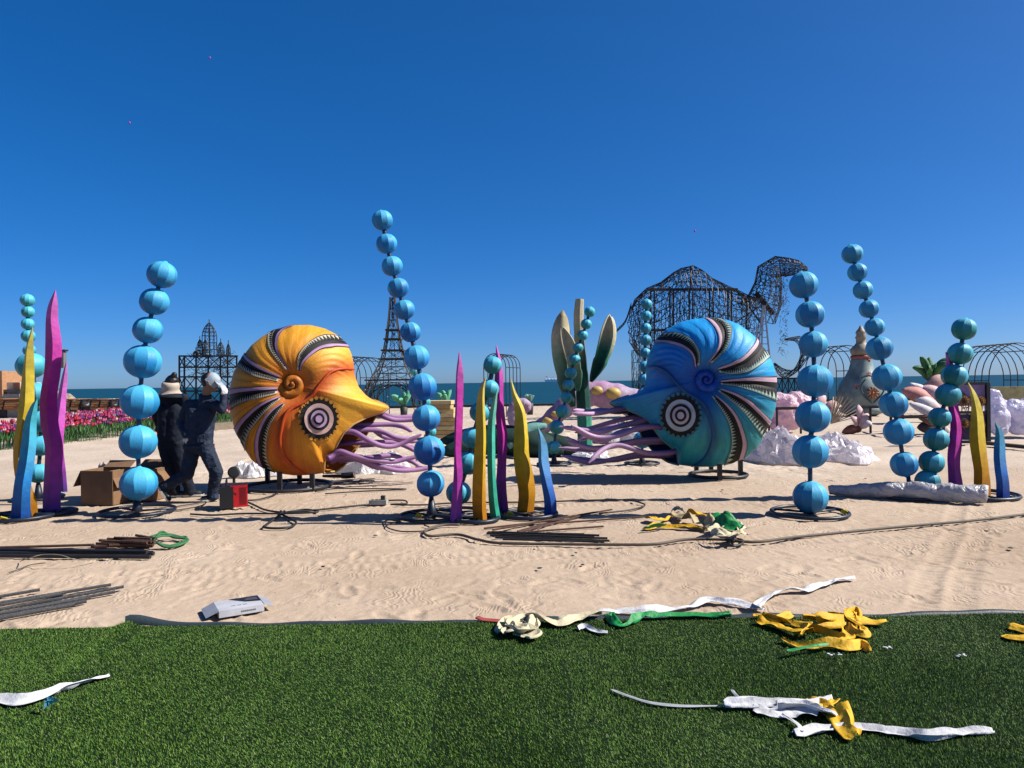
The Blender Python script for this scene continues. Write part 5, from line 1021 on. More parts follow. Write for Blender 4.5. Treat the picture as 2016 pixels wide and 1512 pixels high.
def camel():
    Y = 30.0; m = Y / FPX; A = lambda x, y, d=0: at(x, y, Y + d); rr = random.Random(2); b = A(1350, 800)
    root = thing('wire_camel', 'huge unfinished camel sculpture of dark bent wire behind the blue nautilus', 'sculpture', (b.x, b.y, 0))
    prof = [(1243, 606, 680), (1254, 586, 700), (1275, 568, 706), (1300, 557, 706), (1325, 538, 702), (1343, 528, 700), (1360, 524, 700), (1380, 530, 700), (1402, 548, 700), (1425, 560, 700), (1450, 570, 698), (1472, 582, 690), (1490, 588, 672)]
    rings = []
    for i, (x, t, bo) in enumerate(prof):
        c = A(x, (t + bo) / 2); h = (bo - t) / 2 * m; rings.append([p + Vector((rr.uniform(-.05, .05), rr.uniform(-.05, .05), rr.uniform(-.04, .04))) for p in circ(c, 1.15 * (.55 + .45 * math.sin(math.pi * (i + 1) / 14)), h, 24)])
    mb = MB(); wloft(mb, [q for a_, b_ in zip(rings[:-1], rings[1:]) for q in (a_, [u_.lerp(v_, .5) for u_, v_ in zip(a_, b_)])] + [rings[-1]], .0155, rr, .9); mb.build('body_mesh', M_wire, root)
    nk = [(1490, 618, 40), (1506, 590, 33), (1512, 560, 26), (1515, 535, 25), (1530, 524, 20), (1550, 526, 18), (1570, 527, 14), (1588, 532, 5)]; rings = []
    P = [A(x, y) for x, y, r in nk]
    for i, (x, y, r) in enumerate(nk):
        t = (P[min(i + 1, 7)] - P[max(i - 1, 0)]).normalized(); ey = t.cross(Vector((0, 1, 0))).normalized(); rings.append(circ(P[i], r * m * .8, r * m, 14, Vector((0, 1, 0)), ey))
    mb = MB(); wloft(mb, [q for a_, b_ in zip(rings[:-1], rings[1:]) for q in (a_, [u_.lerp(v_, .5) for u_, v_ in zip(a_, b_)])] + [rings[-1]], .016, rr, .95); mb.build('neck_mesh', M_wire, root)
    for (x0, y0, x1, y1, d) in ((1258, 690, 1252, 806, -.8), (1272, 690, 1262, 806, .8), (1452, 690, 1462, 806, -.8), (1470, 680, 1478, 806, .8)):
        rg = [circ(A(x0 + (x1 - x0) * t, y0 + (y1 - y0) * t, d), (.30 - .16 * t), (.30 - .16 * t), 9, Vector((0, 1, 0)), Vector((1, 0, 0))) for t in (0, .2, .4, .6, .8, 1)]
        mb = MB(); wloft(mb, rg, .011, rr, .7); mb.build('leg', M_wire, root)
    mb = MB()
    for d in (-.7, .7):
        mb.bar(A(1274, 570, d), A(1452, 570, d), .10); mb.bar(A(1280, 650, d), A(1450, 650, d), .09)
        for x in (1281, 1288, 1319, 1326, 1357, 1364, 1397, 1404, 1433, 1440): mb.bar(A(x, 570, d), A(x, 806, d), .055)
        for x in (1285, 1322, 1361, 1400): mb.bar(A(x, 640, d), A(x + 34, 610, d), .03)
        mb.bar(A(1452, 572, d), A(1500, 640, d), .05); mb.bar(A(1450, 588, d), A(1502, 588, d), .05); mb.bar(A(1470, 590, d), A(1470, 806, d), .05); mb.bar(A(1440, 640, d), A(1500, 600, d), .04)
    mb.bar(A(1488, 577), A(1522, 618), .16); mb.bar(A(1360, 524), A(1360, 570), .06); mb.bar(A(1328, 555), A(1394, 555), .05); mb.bar(A(1335, 537), A(1385, 537), .03)
    mb.build('inner_frame', M_wirer, root)
    mb = MB(); sp = spline([A(1243, 602), A(1232, 634), A(1218, 650), A(1203, 661)], 14)
    for o in (0, .06, .12):
        for i in range(13): mb.wire(sp[i] + Vector((0, 0, o)), sp[i + 1] + Vector((0, 0, o * (1 - i / 13))), .014)
    mb.build('tail', M_wire, root)
    mb = MB()
    for k in range(190):
        t = rr.random(); x = 1545 + rr.uniform(-6, 6) * (1 + .5 * t) - (3 * t); y = 545 + 155 * t; p = A(x, y, rr.uniform(-.15, .15)); mb.wire(p, p + Vector((rr.uniform(-.12, .12), rr.uniform(-.1, .1), rr.uniform(-.16, .1))), .008)
    for k in range(120):
        p = A(1528 + rr.uniform(-10, 16), 560 + rr.uniform(-10, 45), rr.uniform(-.3, .3)); mb.wire(p, p + Vector((rr.uniform(-.15, .15), rr.uniform(-.1, .1), rr.uniform(-.18, .1))), .008)
    mb.build('hanging_mesh', M_wire, root)
camel()
def wire_crescent():
    Y = 31.0; A = lambda x, y, d=0: at(x, y, Y + d); rr = random.Random(9); b = A(1565, 800); root = thing('wire_crescent', 'wire frame of a curved crescent shape on a dark lattice trestle right of the camel', 'sculpture', (b.x, b.y, 0))
    sp = spline([A(1524, 716), A(1538, 732), A(1556, 736), A(1574, 720), A(1586, 692), A(1574, 668), A(1546, 668)], 16); rings = []
    for i, p in enumerate(sp): rings.append(circ(p, .05 + .30 * math.sin(math.pi * i / 15), .05 + .24 * math.sin(math.pi * i / 15), 8, Vector((0, 1, 0)), Vector((.7, 0, .7))))
    mb = MB(); wloft(mb, rings, .012, rr, .6); mb.build('crescent_mesh', M_wire, root)
    mb = MB()
    for d in (-.6, .6):
        mb.bar(A(1526, 745, d), A(1615, 745, d), .07); mb.bar(A(1526, 775, d), A(1615, 775, d), .05)
        for k in range(8): x = 1528 + k * 12; mb.bar(A(x, 745, d), A(x, 806, d), .04); mb.bar(A(x, 745, d), A(x + 12, 775, d), .03); mb.bar(A(x + 12, 745, d), A(x, 775, d), .03)
    for x in (1528, 1612): mb.bar(A(x, 745, -.6), A(x, 745, .6), .06)
    mb.build('trestle', M_wire, root)
wire_crescent()
def ladder():
    Y = 28.5; A = lambda x, y, d=0: at(x, y, Y + d); b = A(1502, 740); root = thing('ladder', 'tall aluminium step ladder leaning at the wire camel', 'ladder', (b.x, b.y, 0)); ml = cm((.5, .52, .55), .35, metal=.6)
    for (a, c) in (((1503, 601), (1494, 812)), ((1505, 601), (1526, 812)), ((1490, 640), (1488, 812)), ((1502, 601), (1480, 812))):
        mb = MB(); mb.bar(A(*a), A(*c), .05); mb.build('rail', ml, root)
    for k in range(14):
        y = 625 + k * 13; t = (y - 601) / 211; mb = MB(); mb.bar(A(1503 - 9 * t, y), A(1505 + 21 * t, y), .03); mb.build('rung', ml, root)
ladder()
def castle():
    Y = 34.0; A = lambda x, y, d=0: at(x, y, Y + d); rr = random.Random(3); b = A(408, 800); root = thing('wire_castle', 'unfinished castle of steel scaffolding and wire domes behind the workers', 'sculpture', (b.x, b.y, 0))
    mb = MB(); gz = 824
    for d in (-1.2, 1.2):
        for y in (701, 723, 742, 770): mb.bar(A(352, y, d), A(468, y, d), .07)
        for k, x in enumerate((353, 363, 386, 410, 434, 448, 466)):
            mb.bar(A(x, 701, d), A(x, gz, d), .06)
        for k, (x, x2) in enumerate(((353, 363), (363, 386), (386, 410), (410, 434), (434, 466))):
            for y, y2 in ((701, 723), (742, 770), (770, 800)): mb.bar(A(x, y, d), A(x2, y2, d), .035); mb.bar(A(x2, y, d), A(x, y2, d), .035)
    for x in (353, 386, 410, 434, 466):
        for y in (701, 723, 742): mb.bar(A(x, y, -1.2), A(x, y, 1.2), .05)
    mb.build('scaffold', M_wire, root)
    def dome(cx, yt, ys, yb, wpx, d, n=10):
        c = A(cx, yb, d); R = wpx * Y / FPX; hs = A(cx, ys, d).z; ht = A(cx, yt, d).z; rg = []
        for t in (0, .33, .66, 1): rg.append(circ(Vector((c.x, c.y, c.z + (hs - c.z) * t)), R, R, n, Vector((1, 0, 0)), Vector((0, 1, 0))))
        for t in (.3, .55, .75, .9, 1): q = max(.02, math.cos(t * math.pi / 2) ** .75); rg.append(circ(Vector((c.x, c.y, hs + (ht - hs) * t)), R * q, R * q, n, Vector((1, 0, 0)), Vector((0, 1, 0))))
        m = MB(); wloft(m, rg, .013, rr, .3); m.wire((c.x, c.y, c.z), (c.x, c.y, ht + .15), .02); m.build('dome', M_wire, root)
    dome(413, 635, 661, 701, 14, 0); dome(435, 673, 690, 701, 7, -.5); dome(394, 668, 684, 701, 6, .3); dome(405, 668, 690, 703, 7, -.8, 8); dome(450, 676, 690, 701, 4, .6, 7); dome(386, 690, 696, 703, 5, -.6, 7)
    mb = MB()
    for k in range(260):
        p = A(rr.uniform(372, 462), rr.uniform(690, 742), rr.uniform(-1.2, 1.2)); mb.wire(p, p + Vector((rr.uniform(-.35, .35), rr.uniform(-.3, .3), rr.uniform(-.25, .25))), .012)
    mb.build('loose_wire', M_wirer, root)
castle()
def tower():
    Y = 36.0; A = lambda x, y: at(x, y, Y); rr = random.Random(4); c0 = A(776, 790); gx = c0.x; root = thing('wire_tower', 'tall tapering lattice tower of bare wire between orange nautilus and tallest ball chain', 'sculpture', (gx, Y, 0)); px = Y / FPX
    lv = [(815, 72), (790, 60), (772, 52), (748, 40), (735, 33), (722, 27), (707, 21), (690, 17), (668, 13), (650, 10.5), (630, 8), (608, 6), (585, 4.5)]
    P = [[Vector((gx + sx * w * px, Y + sy * w * px, A(776, y).z if y < 810 else 0)) for sx, sy in ((-1, -1), (1, -1), (1, 1), (-1, 1))] for y, w in lv]
    mb = MB(); mb2 = MB()
    for i in range(len(P) - 1):
        for k in range(4):
            a, b, c, d = P[i][k], P[i][(k + 1) % 4], P[i + 1][k], P[i + 1][(k + 1) % 4]; mb.bar(a, c, .04)
            if i >= 3 or True:
                f = .28 if i < 3 else .5
                for t in ((f, 1 - f) if i < 6 else (.5,)):
                    mb.bar(a.lerp(b, t), c.lerp(d, t), .022)
                for q in range(3):
                    t0, t1 = rr.uniform(0, .32 if i < 3 else 1), rr.uniform(0, .32 if i < 3 else 1); mb2.wire(a.lerp(b, t0), c.lerp(d, t1), .011); mb2.wire(b.lerp(a, t0), d.lerp(c, t1), .011)
            if i >= 3: mb.bar(a, b, .05 if i in (3, 6, 8) else .025)
        if i in (3, 6, 7, 8, 9):
            e = 1.18
            for k in range(4):
                a, b = P[i][k], P[i][(k + 1) % 4]; m_ = Vector((gx, Y, a.z)); mb.bar(m_ + (a - m_) * e, m_ + (b - m_) * e, .07)
    for s in (-1, 1):                              # arches between the feet
        for ax in (Vector((1, 0, 0)), Vector((0, 1, 0))):
            o = Vector((gx, Y, 0)) + Vector((ax.y, ax.x, 0)) * s * 46 * px; q = [o + ax * (44 * px * math.cos(math.pi * t / 14)) + Vector((0, 0, .45 + 1.0 * math.sin(math.pi * t / 14))) for t in range(15)]
            for i in range(14): mb.bar(q[i], q[i + 1], .05); mb.bar(q[i] + Vector((0, 0, .15)), q[i + 1] + Vector((0, 0, .15)), .03); mb2.wire(q[i], q[i + 1] + Vector((0, 0, .15)), .015)
    mb.build('frame', M_wirer, root); mb2.build('lattice', M_wirer, root)
    for k in range(60):
        mb3 = MB() if k == 0 else mb3
        i = rr.randrange(0, 7); a = P[i][rr.randrange(4)].lerp(P[i + 1][rr.randrange(4)], rr.random() * .6); mb3.ell(a + Vector((rr.uniform(-.3, .3), -.1, 0)), (.022, .022, .022), 6)
    mb3.build('plastic_glint', cm((.75, .75, .75), .3), root, True)  # white dots added for the glimmer of plastic bits on the wire
tower()
def arches(label, cx, topy, wpx, Y, n, step=(.27, .45)):
    c = at(cx, 800, Y); H = at(cx, topy, Y).z; R = wpx * Y / FPX / 2; root = thing('arch_tunnel', label, 'arch', (c.x, Y, 0), 'bare wire arch tunnels'); arcs = []
    for k in range(n):
        o = Vector((c.x + (k - n / 2) * step[0], Y + (k - n / 2) * step[1], 0)); sp = H - R * 1.25
        pts = [o + Vector((-R, 0, 0)), o + Vector((-R * .99, 0, sp * .55))] + [o + Vector((-R * math.cos(math.pi * t / 14), 0, sp + R * 1.25 * math.sin(math.pi * t / 14) ** .9)) for t in range(15)] + [o + Vector((R * .99, 0, sp * .55)), o + Vector((R, 0, 0))]
        arcs.append(pts); mb = MB(); mb.tube(pts, .020, 5); mb.build('arch', M_wire, root, True)
    for i in (2, 6, 9, 12, 16):
        mb = MB(); mb.tube([arcs[0][i], arcs[-1][i]], .018, 5); mb.build('purlin', M_wire, root)
arches('bare wire arch tunnel just right of the orange nautilus', 712, 703, 66, 33, 6, (.16, .5))
arches('bare wire arch tunnel behind the tall magenta seaweed in the middle', 994, 698, 42, 33, 5, (.16, .5))
arches('bare wire arch tunnel between the blue chain and the painted bottle', 1632, 683, 76, 31, 5, (-.10, .5))
arches('bare wire arch tunnel at the right edge behind the teal chain', 1956, 679, 112, 29, 7, (.02, .45))

def leaf3d(base, tip, width, cols, bend=(0, 0, 0), cup=.35, parent=None, name='petal', n=16, m=7, thick=.02, peak=.45, face=Vector((0, -1, 0)), mat=None):
    base = Vector(base); tip = Vector(tip); ax = (tip - base); bend = Vector(bend); vs = []; cc = []
    for i in range(n):
        t = i / (n - 1); p = base + ax * t + bend * math.sin(math.pi * t); d = ax + bend * math.pi * math.cos(math.pi * t); d.normalize(); s = d.cross(face)
        if s.length < .05: s = d.cross(Vector((1, 0, 0)))
        s.normalize(); nrm = s.cross(d).normalized(); w = width / 2 * (math.sin(math.pi * min(1, (t * .5 / peak if t < peak else .5 + .5 * (t - peak) / (1 - peak)))) ** .7 + (.18 if t < .3 else 0)) + .004
        for k in range(m):
            q = k / (m - 1) * 2 - 1; vs.append(p + s * (q * w) + nrm * (cup * w * (q * q - .5)) * (-1))
            x = t * (len(cols) - 1); j = min(int(x), len(cols) - 2); x -= j; cc.append([cols[j][a] * (1 - x) + cols[j + 1][a] * x for a in range(3)])
    mb = MB(); mb.add(vs, [(i * m + k, (i + 1) * m + k, (i + 1) * m + k + 1, i * m + k + 1) for i in range(n - 1) for k in range(m - 1)], 0, cc)
    o = mb.build(name, mat or M_blade, parent, True); o.modifiers.new('t', 'SOLIDIFY').thickness = thick; return o
def lily():
    g = G(1150, 893); Y = g.y; A = lambda x, y, d=0: at(x, y, Y + d); root = thing('lily_sculpture', 'tall green lily stem sculpture with three cream-tipped curled leaves', 'sculpture', (g.x, Y, 0))
    dk, gr, cr = lin(15, 75, 62), lin(45, 125, 100), lin(205, 195, 160)
    pts = [A(1152, 893), A(1151, 840), A(1148, 780), A(1144, 720), A(1140, 660), A(1139, 620), A(1141, 589)]; r = [15, 15, 14, 12, 10, 10, 8.5]; sp = spline(pts, 30)
    cols = [];
    for i in range(30):
        t = i / 29; cols.append(lin(60, 150, 125) if t < .25 else (dk if t < .5 else [dk[a] + (cr[a] - dk[a]) * min(1, (t - .5) / .3) for a in range(3)]))
    mb = MB(); mb.tube(sp, [np.interp(i / 29, np.linspace(0, 1, 7), r) / FPX * Y * (1 + .03 * math.sin(i * 2.1)) for i in range(30)], 9, cols=cols); mb.build('stem', M_blade, root, 'auto')
    leaf3d(A(1128, 800, -.1), A(1108, 612, -.15), .36, [dk, dk, lin(110, 150, 120), cr, lin(150, 135, 100)], (-.12, -.05, 0), 1.3, root, 'leaf', peak=.72)
    leaf3d(A(1138, 770, -.2), A(1104, 640, -.25), .28, [gr, lin(120, 155, 125), cr, cr], (.05, -.1, 0), -.9, root, 'leaf', peak=.6)
    leaf3d(A(1163, 752, -.1), A(1200, 618, -.1), .28, [dk, dk, gr, cr, lin(225, 215, 180)], (.06, -.05, 0), -1.2, root, 'leaf', peak=.62)
    leaf3d(A(1166, 745, .05), A(1204, 624, .05), .30, [dk, gr, cr, cr], (.08, 0, 0), .8, root, 'leaf', peak=.62)
    leaf3d(A(1130, 770, .1), A(1112, 716, .1), .2, [dk, dk, dk], (0, 0, 0), .8, root, 'leaf')
lily()
def tent_sculpt():
    Y = 18.5; A = lambda x, y, d=0: at(x, y, Y + d); b = A(1120, 850); root = thing('tentacle_sculpture', 'lilac tentacle sculpture with yellow suckers and curled end, wrapped in plastic', 'sculpture', (b.x, Y, 0))
    li, pk = lin(190, 170, 195), lin(195, 150, 185)
    pts = [A(1032, 812), A(1038, 803), A(1034, 795), A(1022, 795), A(1012, 806), A(1012, 825), A(1022, 842), A(1040, 848), A(1070, 838), A(1100, 812), A(1130, 788), A(1165, 775), A(1205, 780), A(1250, 795), A(1300, 812)]
    sp = spline(pts, 90); rad = np.interp(np.linspace(0, 1, 90), [0, .1, .3, .5, .62, .8, 1], [5, 9, 13, 14, 18, 26, 30]) * Y / FPX
    mb = MB(); mb.tube(sp, [r * (1 + .05 * math.sin(i * 1.4)) for i, r in enumerate(rad)], 14, cols=[[li[a] + (pk[a] - li[a]) * (.5 + .5 * math.sin(i * .37)) for a in range(3)] for i in range(90)]); mb.build('arm', M_blade, root, True)
    for (x, y, r) in ((1175, 769, 11), (1207, 774, 14), (1092, 815, 7), (1078, 828, 9), (1230, 790, 11)):
        p = A(x, y, -.35); q = r / FPX * Y; mb = MB(); mb.ell(p, (q * 1.1, q * .8, q * .8), 16); mb.build('sucker', cm(lin(215, 180, 100), .5), root, True)
tent_sculpt()
def crumple(label, x0, x1, ytop, ybase, mat, seed, cat='plastic sheet', name='plastic_sheet', depth=None, grp='crumpled plastic wrappings'):
    a = G(x0, ybase); b = G(x1, ybase); c = (a + b) / 2; rx = (b - a).length / 2; H = at((x0 + x1) / 2, ytop, c.y).z; ry = depth or min(rx, .9); N, K = 34, 11; g = np.random.default_rng(seed + 40)
    th = np.linspace(0, 2 * np.pi, N, endpoint=False); q = np.linspace(0, 1, K) ** .8; T, Q = np.meshgrid(th, q, indexing='ij'); T = T + g.normal(0, .05, T.shape) * (Q < .99); Q = np.clip(Q + g.normal(0, .03, Q.shape) * (Q < .99) * (Q > .01), 0, 1)
    lob = 1 + .20 * np.sin(T * 2 + seed) + .16 * np.sin(T * 5 + seed * 2.3) + g.normal(0, .05, T.shape)
    X = Q * lob * np.cos(T) * rx; Yv = Q * lob * np.sin(T) * ry
    big = np.clip(.62 + 1.0 * fbm(X / rx * 1.5 + seed * 3.1, Yv / ry * 1.5 + seed, 2), .2, 1.0)
    Zv = np.maximum(.0, H * ((1 - Q ** 2.6) ** .7 * big + g.normal(0, .055, Q.shape) * (Q < .97))); Zv[:, 0] = Zv[:, 0].mean()
    V = np.stack([X + c.x, Yv + c.y, Zv], -1).reshape(-1, 3); F = gridf(N, K, wrap=True); F3 = np.concatenate([F[:, [0, 1, 2]], F[:, [0, 2, 3]]]) if seed % 2 else np.concatenate([F[:, [0, 1, 3]], F[:, [1, 2, 3]]])
    o = np_obj(name, V, F3, mat, None, True, origin=(c.x, c.y, 0)); o.data.set_sharp_from_angle(angle=math.radians(24)); return tag(o, label, cat, grp)
M_plasw = film('white_plastic_film', (.82, .78, .82)); M_plasl = film('lilac_plastic_film', (.68, .66, .80), bs=5.); M_plasp = film('pink_plastic_film', (.80, .58, .66), bs=5.)
def bundle(label, segs, Y, mat, wr=.14):
    P = [(at(x0, y0, Y + d0), r0 * Y / FPX, at(x1, y1, Y + d1), r1 * Y / FPX) for (x0, y0, d0, r0, x1, y1, d1, r1) in segs]; b = P[0][0]
    root = thing('wrapped_bundle', label, 'wrapped bundle', (b.x, b.y, 0), 'sculpture parts wrapped in plastic'); o = capsules('plastic_cover', P, mat, root, .035, 2, wr, .22); return root
crumple('white plastic sheet heaped on the sand behind the orange nautilus, left', 470, 545, 885, 935, M_plastic, 1, depth=.4)
crumple('white plastic sheet behind the purple tentacles of the orange nautilus', 672, 800, 876, 928, M_plastic, 2, depth=.45)
crumple('large white plastic heap right behind the blue nautilus', 1478, 1600, 828, 906, M_plasw, 3, depth=.7)
crumple('large white plastic heap right of the seven-ball blue chain', 1592, 1715, 846, 903, M_plasw, 4, depth=.7)
crumple('grey plastic sheet under the tentacle sculpture', 1180, 1262, 810, 868, M_plastic, 8, depth=.5)
crumple('white plastic wrapping around the curled lilac tentacle', 1002, 1042, 838, 870, M_plastic, 9, depth=.4)
crumple('pale plastic scraps at the foot of the lily', 1118, 1200, 872, 908, M_plastic, 10, depth=.3)
bundle('pink and white wrapped bundle right behind the blue nautilus', [(1532, 790, 0, 18, 1548, 800, 0, 24), (1540, 820, 0, 20, 1560, 828, .1, 18), (1565, 785, .2, 16, 1590, 795, .2, 18), (1528, 835, 0, 14, 1545, 838, 0, 12)], G(1545, 850).y, M_plasp)
bundle('tall white wrapped bundle right of the steel display frame', [(1954, 778, 0, 14, 1958, 800, 0, 20), (1960, 820, 0, 24, 1966, 838, 0, 20), (1972, 800, .3, 15, 1978, 815, .3, 18)], G(1960, 862).y, M_plasl)
bundle('lilac wrapped round bundle at the right edge', [(1996, 806, 0, 22, 2010, 815, 0, 26), (2000, 838, 0, 18, 2020, 838, 0, 18), (2025, 800, .3, 20, 2040, 815, .3, 24)], G(2000, 860).y, M_plasl)
# dark green leaves lying flat in the middle ground
g = G(980, 905); root = thing('fallen_leaf_sculpture', 'big dark green leaf sculptures lying on the sand behind the middle seaweed', 'sculpture', (g.x, g.y, 0)); Yl = G(980, 900).y
for (x0, y0, x1, y1, w, c) in ((1110, 888, 868, 868, .55, (22, 58, 52)), (870, 890, 1100, 880, .36, (24, 64, 55)), (1000, 880, 1075, 838, .22, (110, 165, 160)), (1150, 894, 1010, 876, .36, (18, 52, 46))):
    leaf3d(at(x0, y0, Yl), at(x1, y1, Yl + .3), w, [lin(*c)] * 3, (0, 0, .12), .9, root, 'leaf', thick=.04)
# stack of yellow foam steps
def steps():
    g = G(868, 862); root = thing('foam_step_stack', 'stack of pale yellow foam slabs stepped on the right, behind the tallest chain', 'stack', (g.x, g.y, 0)); rr = random.Random(5); m = g.y / FPX; z = 0
    for k in range(9):
        h = .115; x1 = 902 - (k > 4) * 6 - (k > 6) * 4; x0 = 836 + (k % 3); a = at(x0, 840, g.y); b = at(x1, 840, g.y); mb = MB(); mb.box(((a.x + b.x) / 2 + rr.uniform(-.03, .03), g.y + rr.uniform(-.04, .04), z + h / 2), (b.x - a.x, .8, h - .012), Matrix.Rotation(rr.uniform(-.04, .04), 3, 'Z')); mb.build('slab', cm(lin(*[(225, 195, 135), (210, 180, 120), (230, 205, 150)][k % 3]), .8, bump=.5, bs=12), root); z += h
steps()
def agave(label, px, base, h, Y, n=9, seed=0, cc=((40, 110, 80), (110, 190, 150))):
    b = at(px, base, Y); rr = random.Random(seed); root = thing('agave_plant', label, 'plant', (b.x, b.y, b.z), 'green plant sculptures')
    for k in range(n):
        a = 2 * math.pi * k / n + rr.uniform(-.3, .3); el = rr.uniform(.5, 1.35); L_ = h * rr.uniform(.8, 1.1); d = Vector((math.cos(a) * math.cos(el), math.sin(a) * math.cos(el), math.sin(el))); leaf3d(b, b + d * L_, h * .26, [lin(*cc[0]), lin(*cc[1]), lin(*cc[1])], (0, 0, h * .18), .8, root, 'leaf', n=10, m=5, thick=.012)
    mb = MB(); mb.lathe([(.001, -b.z), (.14, -b.z), (.17, -.05), (.001, .0)], b, 12); mb.build('pot', cm((.04, .05, .04)), root, True)
agave('rounded green plant under the wire tower', 795, 800, .72, 33, 9, 1); agave('spiky green plant behind the foam steps', 878, 798, .72, 33, 9, 2); agave('small spiky green plant by the sea kerb in the middle', 1043, 792, .4, 34, 8, 3, ((90, 150, 130), (150, 200, 180)))
agave('large green pineapple-leaved plant in front of the sea on the right', 1834, 752, .85, 24, 13, 4, ((30, 70, 45), (70, 125, 80)))
# painted bottle
def bottle():
    Y = 28.7; m = Y / FPX; g = at(1697, 815, Y); z0 = 0; root = thing('bottle_sculpture', 'grey-green painted bottle sculpture with orange flowers and ornate stopper', 'sculpture', (g.x, Y, 0))
    prof = [(815, 26), (808, 40), (800, 42), (796, 36), (788, 44), (770, 45), (752, 40), (738, 30), (724, 23), (708, 19), (702, 18)]
    P = lambda y: (815 - y) * m
    mb = MB(); mb.lathe([(r * m, P(y)) for y, r in prof], (g.x, Y, 0), 28); mb.build('body', cm(lin(140, 160, 158), .45, var=.45, ns=3), root, True)
    mb = MB(); mb.lathe([(r * m, P(y)) for y, r in ((703, 19), (700, 20), (697, 19))], (g.x, Y, 0), 24); mb.build('collar', cm(lin(185, 95, 80)), root, True)
    mb = MB(); mb.lathe([(r * m, P(y)) for y, r in ((697, 17), (690, 20), (683, 19), (676, 12), (672, 9), (664, 9), (662, 11), (656, 8), (652, 10), (648, 8), (643, 4), (638, 2))], (g.x, Y, 0), 24); mb.build('stopper', cm(lin(170, 160, 140), .6, var=.3), root, True)
    for (x, y, r, c) in ((1697, 770, 13, (205, 120, 60)), (1698, 735, 7, (190, 70, 75)), (1703, 702, 8, (205, 110, 80)), (1672, 758, 6, (170, 90, 60)), (1725, 782, 7, (180, 95, 60))):
        rb = np.interp(y, [p[0] for p in prof][::-1], [p[1] for p in prof][::-1]) * m; dx = (x - 1697) * m; dy = math.sqrt(max(.01, rb * rb - dx * dx)); c0 = Vector((g.x + dx, Y - dy - .02, P(y)))
        mb = MB()
        for k in range(11):
            a = 2 * math.pi * k / 11; mb.ell(c0 + Vector((math.cos(a), 0, math.sin(a))) * r * m * .62, (r * m * .36, .02, r * m * .11), 8, 0, Matrix.Rotation(-a, 3, 'Y'))
        mb.ell(c0, (r * m * .2, .03, r * m * .2), 8, 0); mb.build('flower', cm(lin(*c)), root, True)
    for s in (-1, 1):
        mb = MB(); q = [Vector((g.x + s * 22 * m * math.sin(t * 2.6), Y - 44 * m, P(790) + (P(742) - P(790)) * t)) for t in np.linspace(0, 1, 16)]; mb.tube(q, .03, 6); mb.build('relief_line', cm(lin(70, 95, 98)), root, True)
bottle()
# pink petals, palm fan, trestles
pk0, pk1, wh = lin(225, 160, 165), lin(240, 200, 200), lin(240, 232, 232)
def petals(label, specs, px, py, grp=None):
    g = G(px, py); root = thing('flower_sculpture', label, 'sculpture', (g.x, g.y, 0))
    for (x0, y0, x1, y1, w, c0, c1, dz) in specs: leaf3d(at(x0, y0, g.y + dz), at(x1, y1, g.y + dz), w * .72, [c0, c1, c1], (0, -.1, .06), .55, root, 'petal', n=14, m=8, peak=.55, face=Vector((rnd.uniform(-.6, .6), -1, rnd.uniform(.2, .9))).normalized())
petals('heap of pink flower petals on a low trestle behind the seven-ball chain', [(1560, 812, 1580, 770, .5, pk0, pk1, 0), (1580, 815, 1605, 772, .5, pk0, pk1, .1), (1600, 818, 1625, 780, .5, pk0, pk1, -.1), (1545, 815, 1560, 785, .45, pk1, wh, .2), (1620, 822, 1645, 790, .45, pk0, pk1, .1), (1590, 820, 1570, 790, .5, pk1, pk0, -.2)], 1590, 836)
petals('fallen pink magnolia flower with brown leaf on the sand', [(1692, 842, 1690, 798, .32, pk0, pk1, 0), (1690, 842, 1708, 815, .3, pk1, pk1, -.1), (1686, 842, 1676, 820, .28, pk0, pk1, -.1), (1695, 845, 1658, 852, .3, lin(130, 75, 60), lin(150, 95, 80), -.1), (1694, 842, 1712, 830, .3, pk1, wh, -.15)], 1690, 852)
petals('pile of pink and white petals before the sea on the right', [(1845, 800, 1775, 768, .55, pk0, lin(220, 150, 140), 0), (1850, 790, 1790, 755, .35, wh, wh, .2), (1860, 785, 1812, 765, .55, lin(190, 110, 100), pk1, .1), (1815, 775, 1860, 742, .45, lin(195, 120, 110), lin(215, 170, 160), .2), (1850, 805, 1800, 785, .5, pk1, wh, -.1), (1858, 830, 1790, 795, .4, wh, wh, -.2), (1870, 850, 1805, 820, .4, wh, lin(150, 110, 90), -.3), (1850, 848, 1806, 842, .5, lin(110, 80, 65), lin(90, 75, 70), -.3)], 1830, 852)
def fan():
    g = G(1650, 836); root = thing('palm_fan', 'dry beige palm fan of stiff slats behind the blue chain', 'sculpture', (g.x, g.y, 0)); b = at(1636, 834, g.y)
    for k in range(11):
        a = .25 + k * .125; t = b + Vector((math.cos(a), rnd.uniform(-.1, .1), math.sin(a))) * (1.0 - .03 * abs(k - 5)); mb = MB(); mb.bar(b, t, .07, .018); mb.build('slat', cm(lin(215, 195, 165), .8), root)
fan()
def trestle(label, x0, x1, yt, yb, dep=.6):
    a = G(x0, yb); b = G(x1, yb); b.y = a.y; z = at(x0, yt, a.y).z; root = thing('steel_trestle', label, 'trestle', ((a.x + b.x) / 2, a.y, 0), 'dark steel trestles')
    for p in (a, b):
        for d in (0, dep): mb = MB(); mb.bar((p.x, p.y + d, 0), (p.x, p.y + d, z), .045); mb.build('leg', M_wirer, root)
    for d in (0, dep): mb = MB(); mb.bar((a.x, a.y + d, z), (b.x, b.y + d, z), .05); mb.build('top_rail', M_wirer, root)
    for p in (a, b): mb = MB(); mb.bar((p.x, p.y + .03, z - .002), (p.x, p.y + dep - .03, z - .002), .045); mb.build('cross_rail', M_wirer, root)
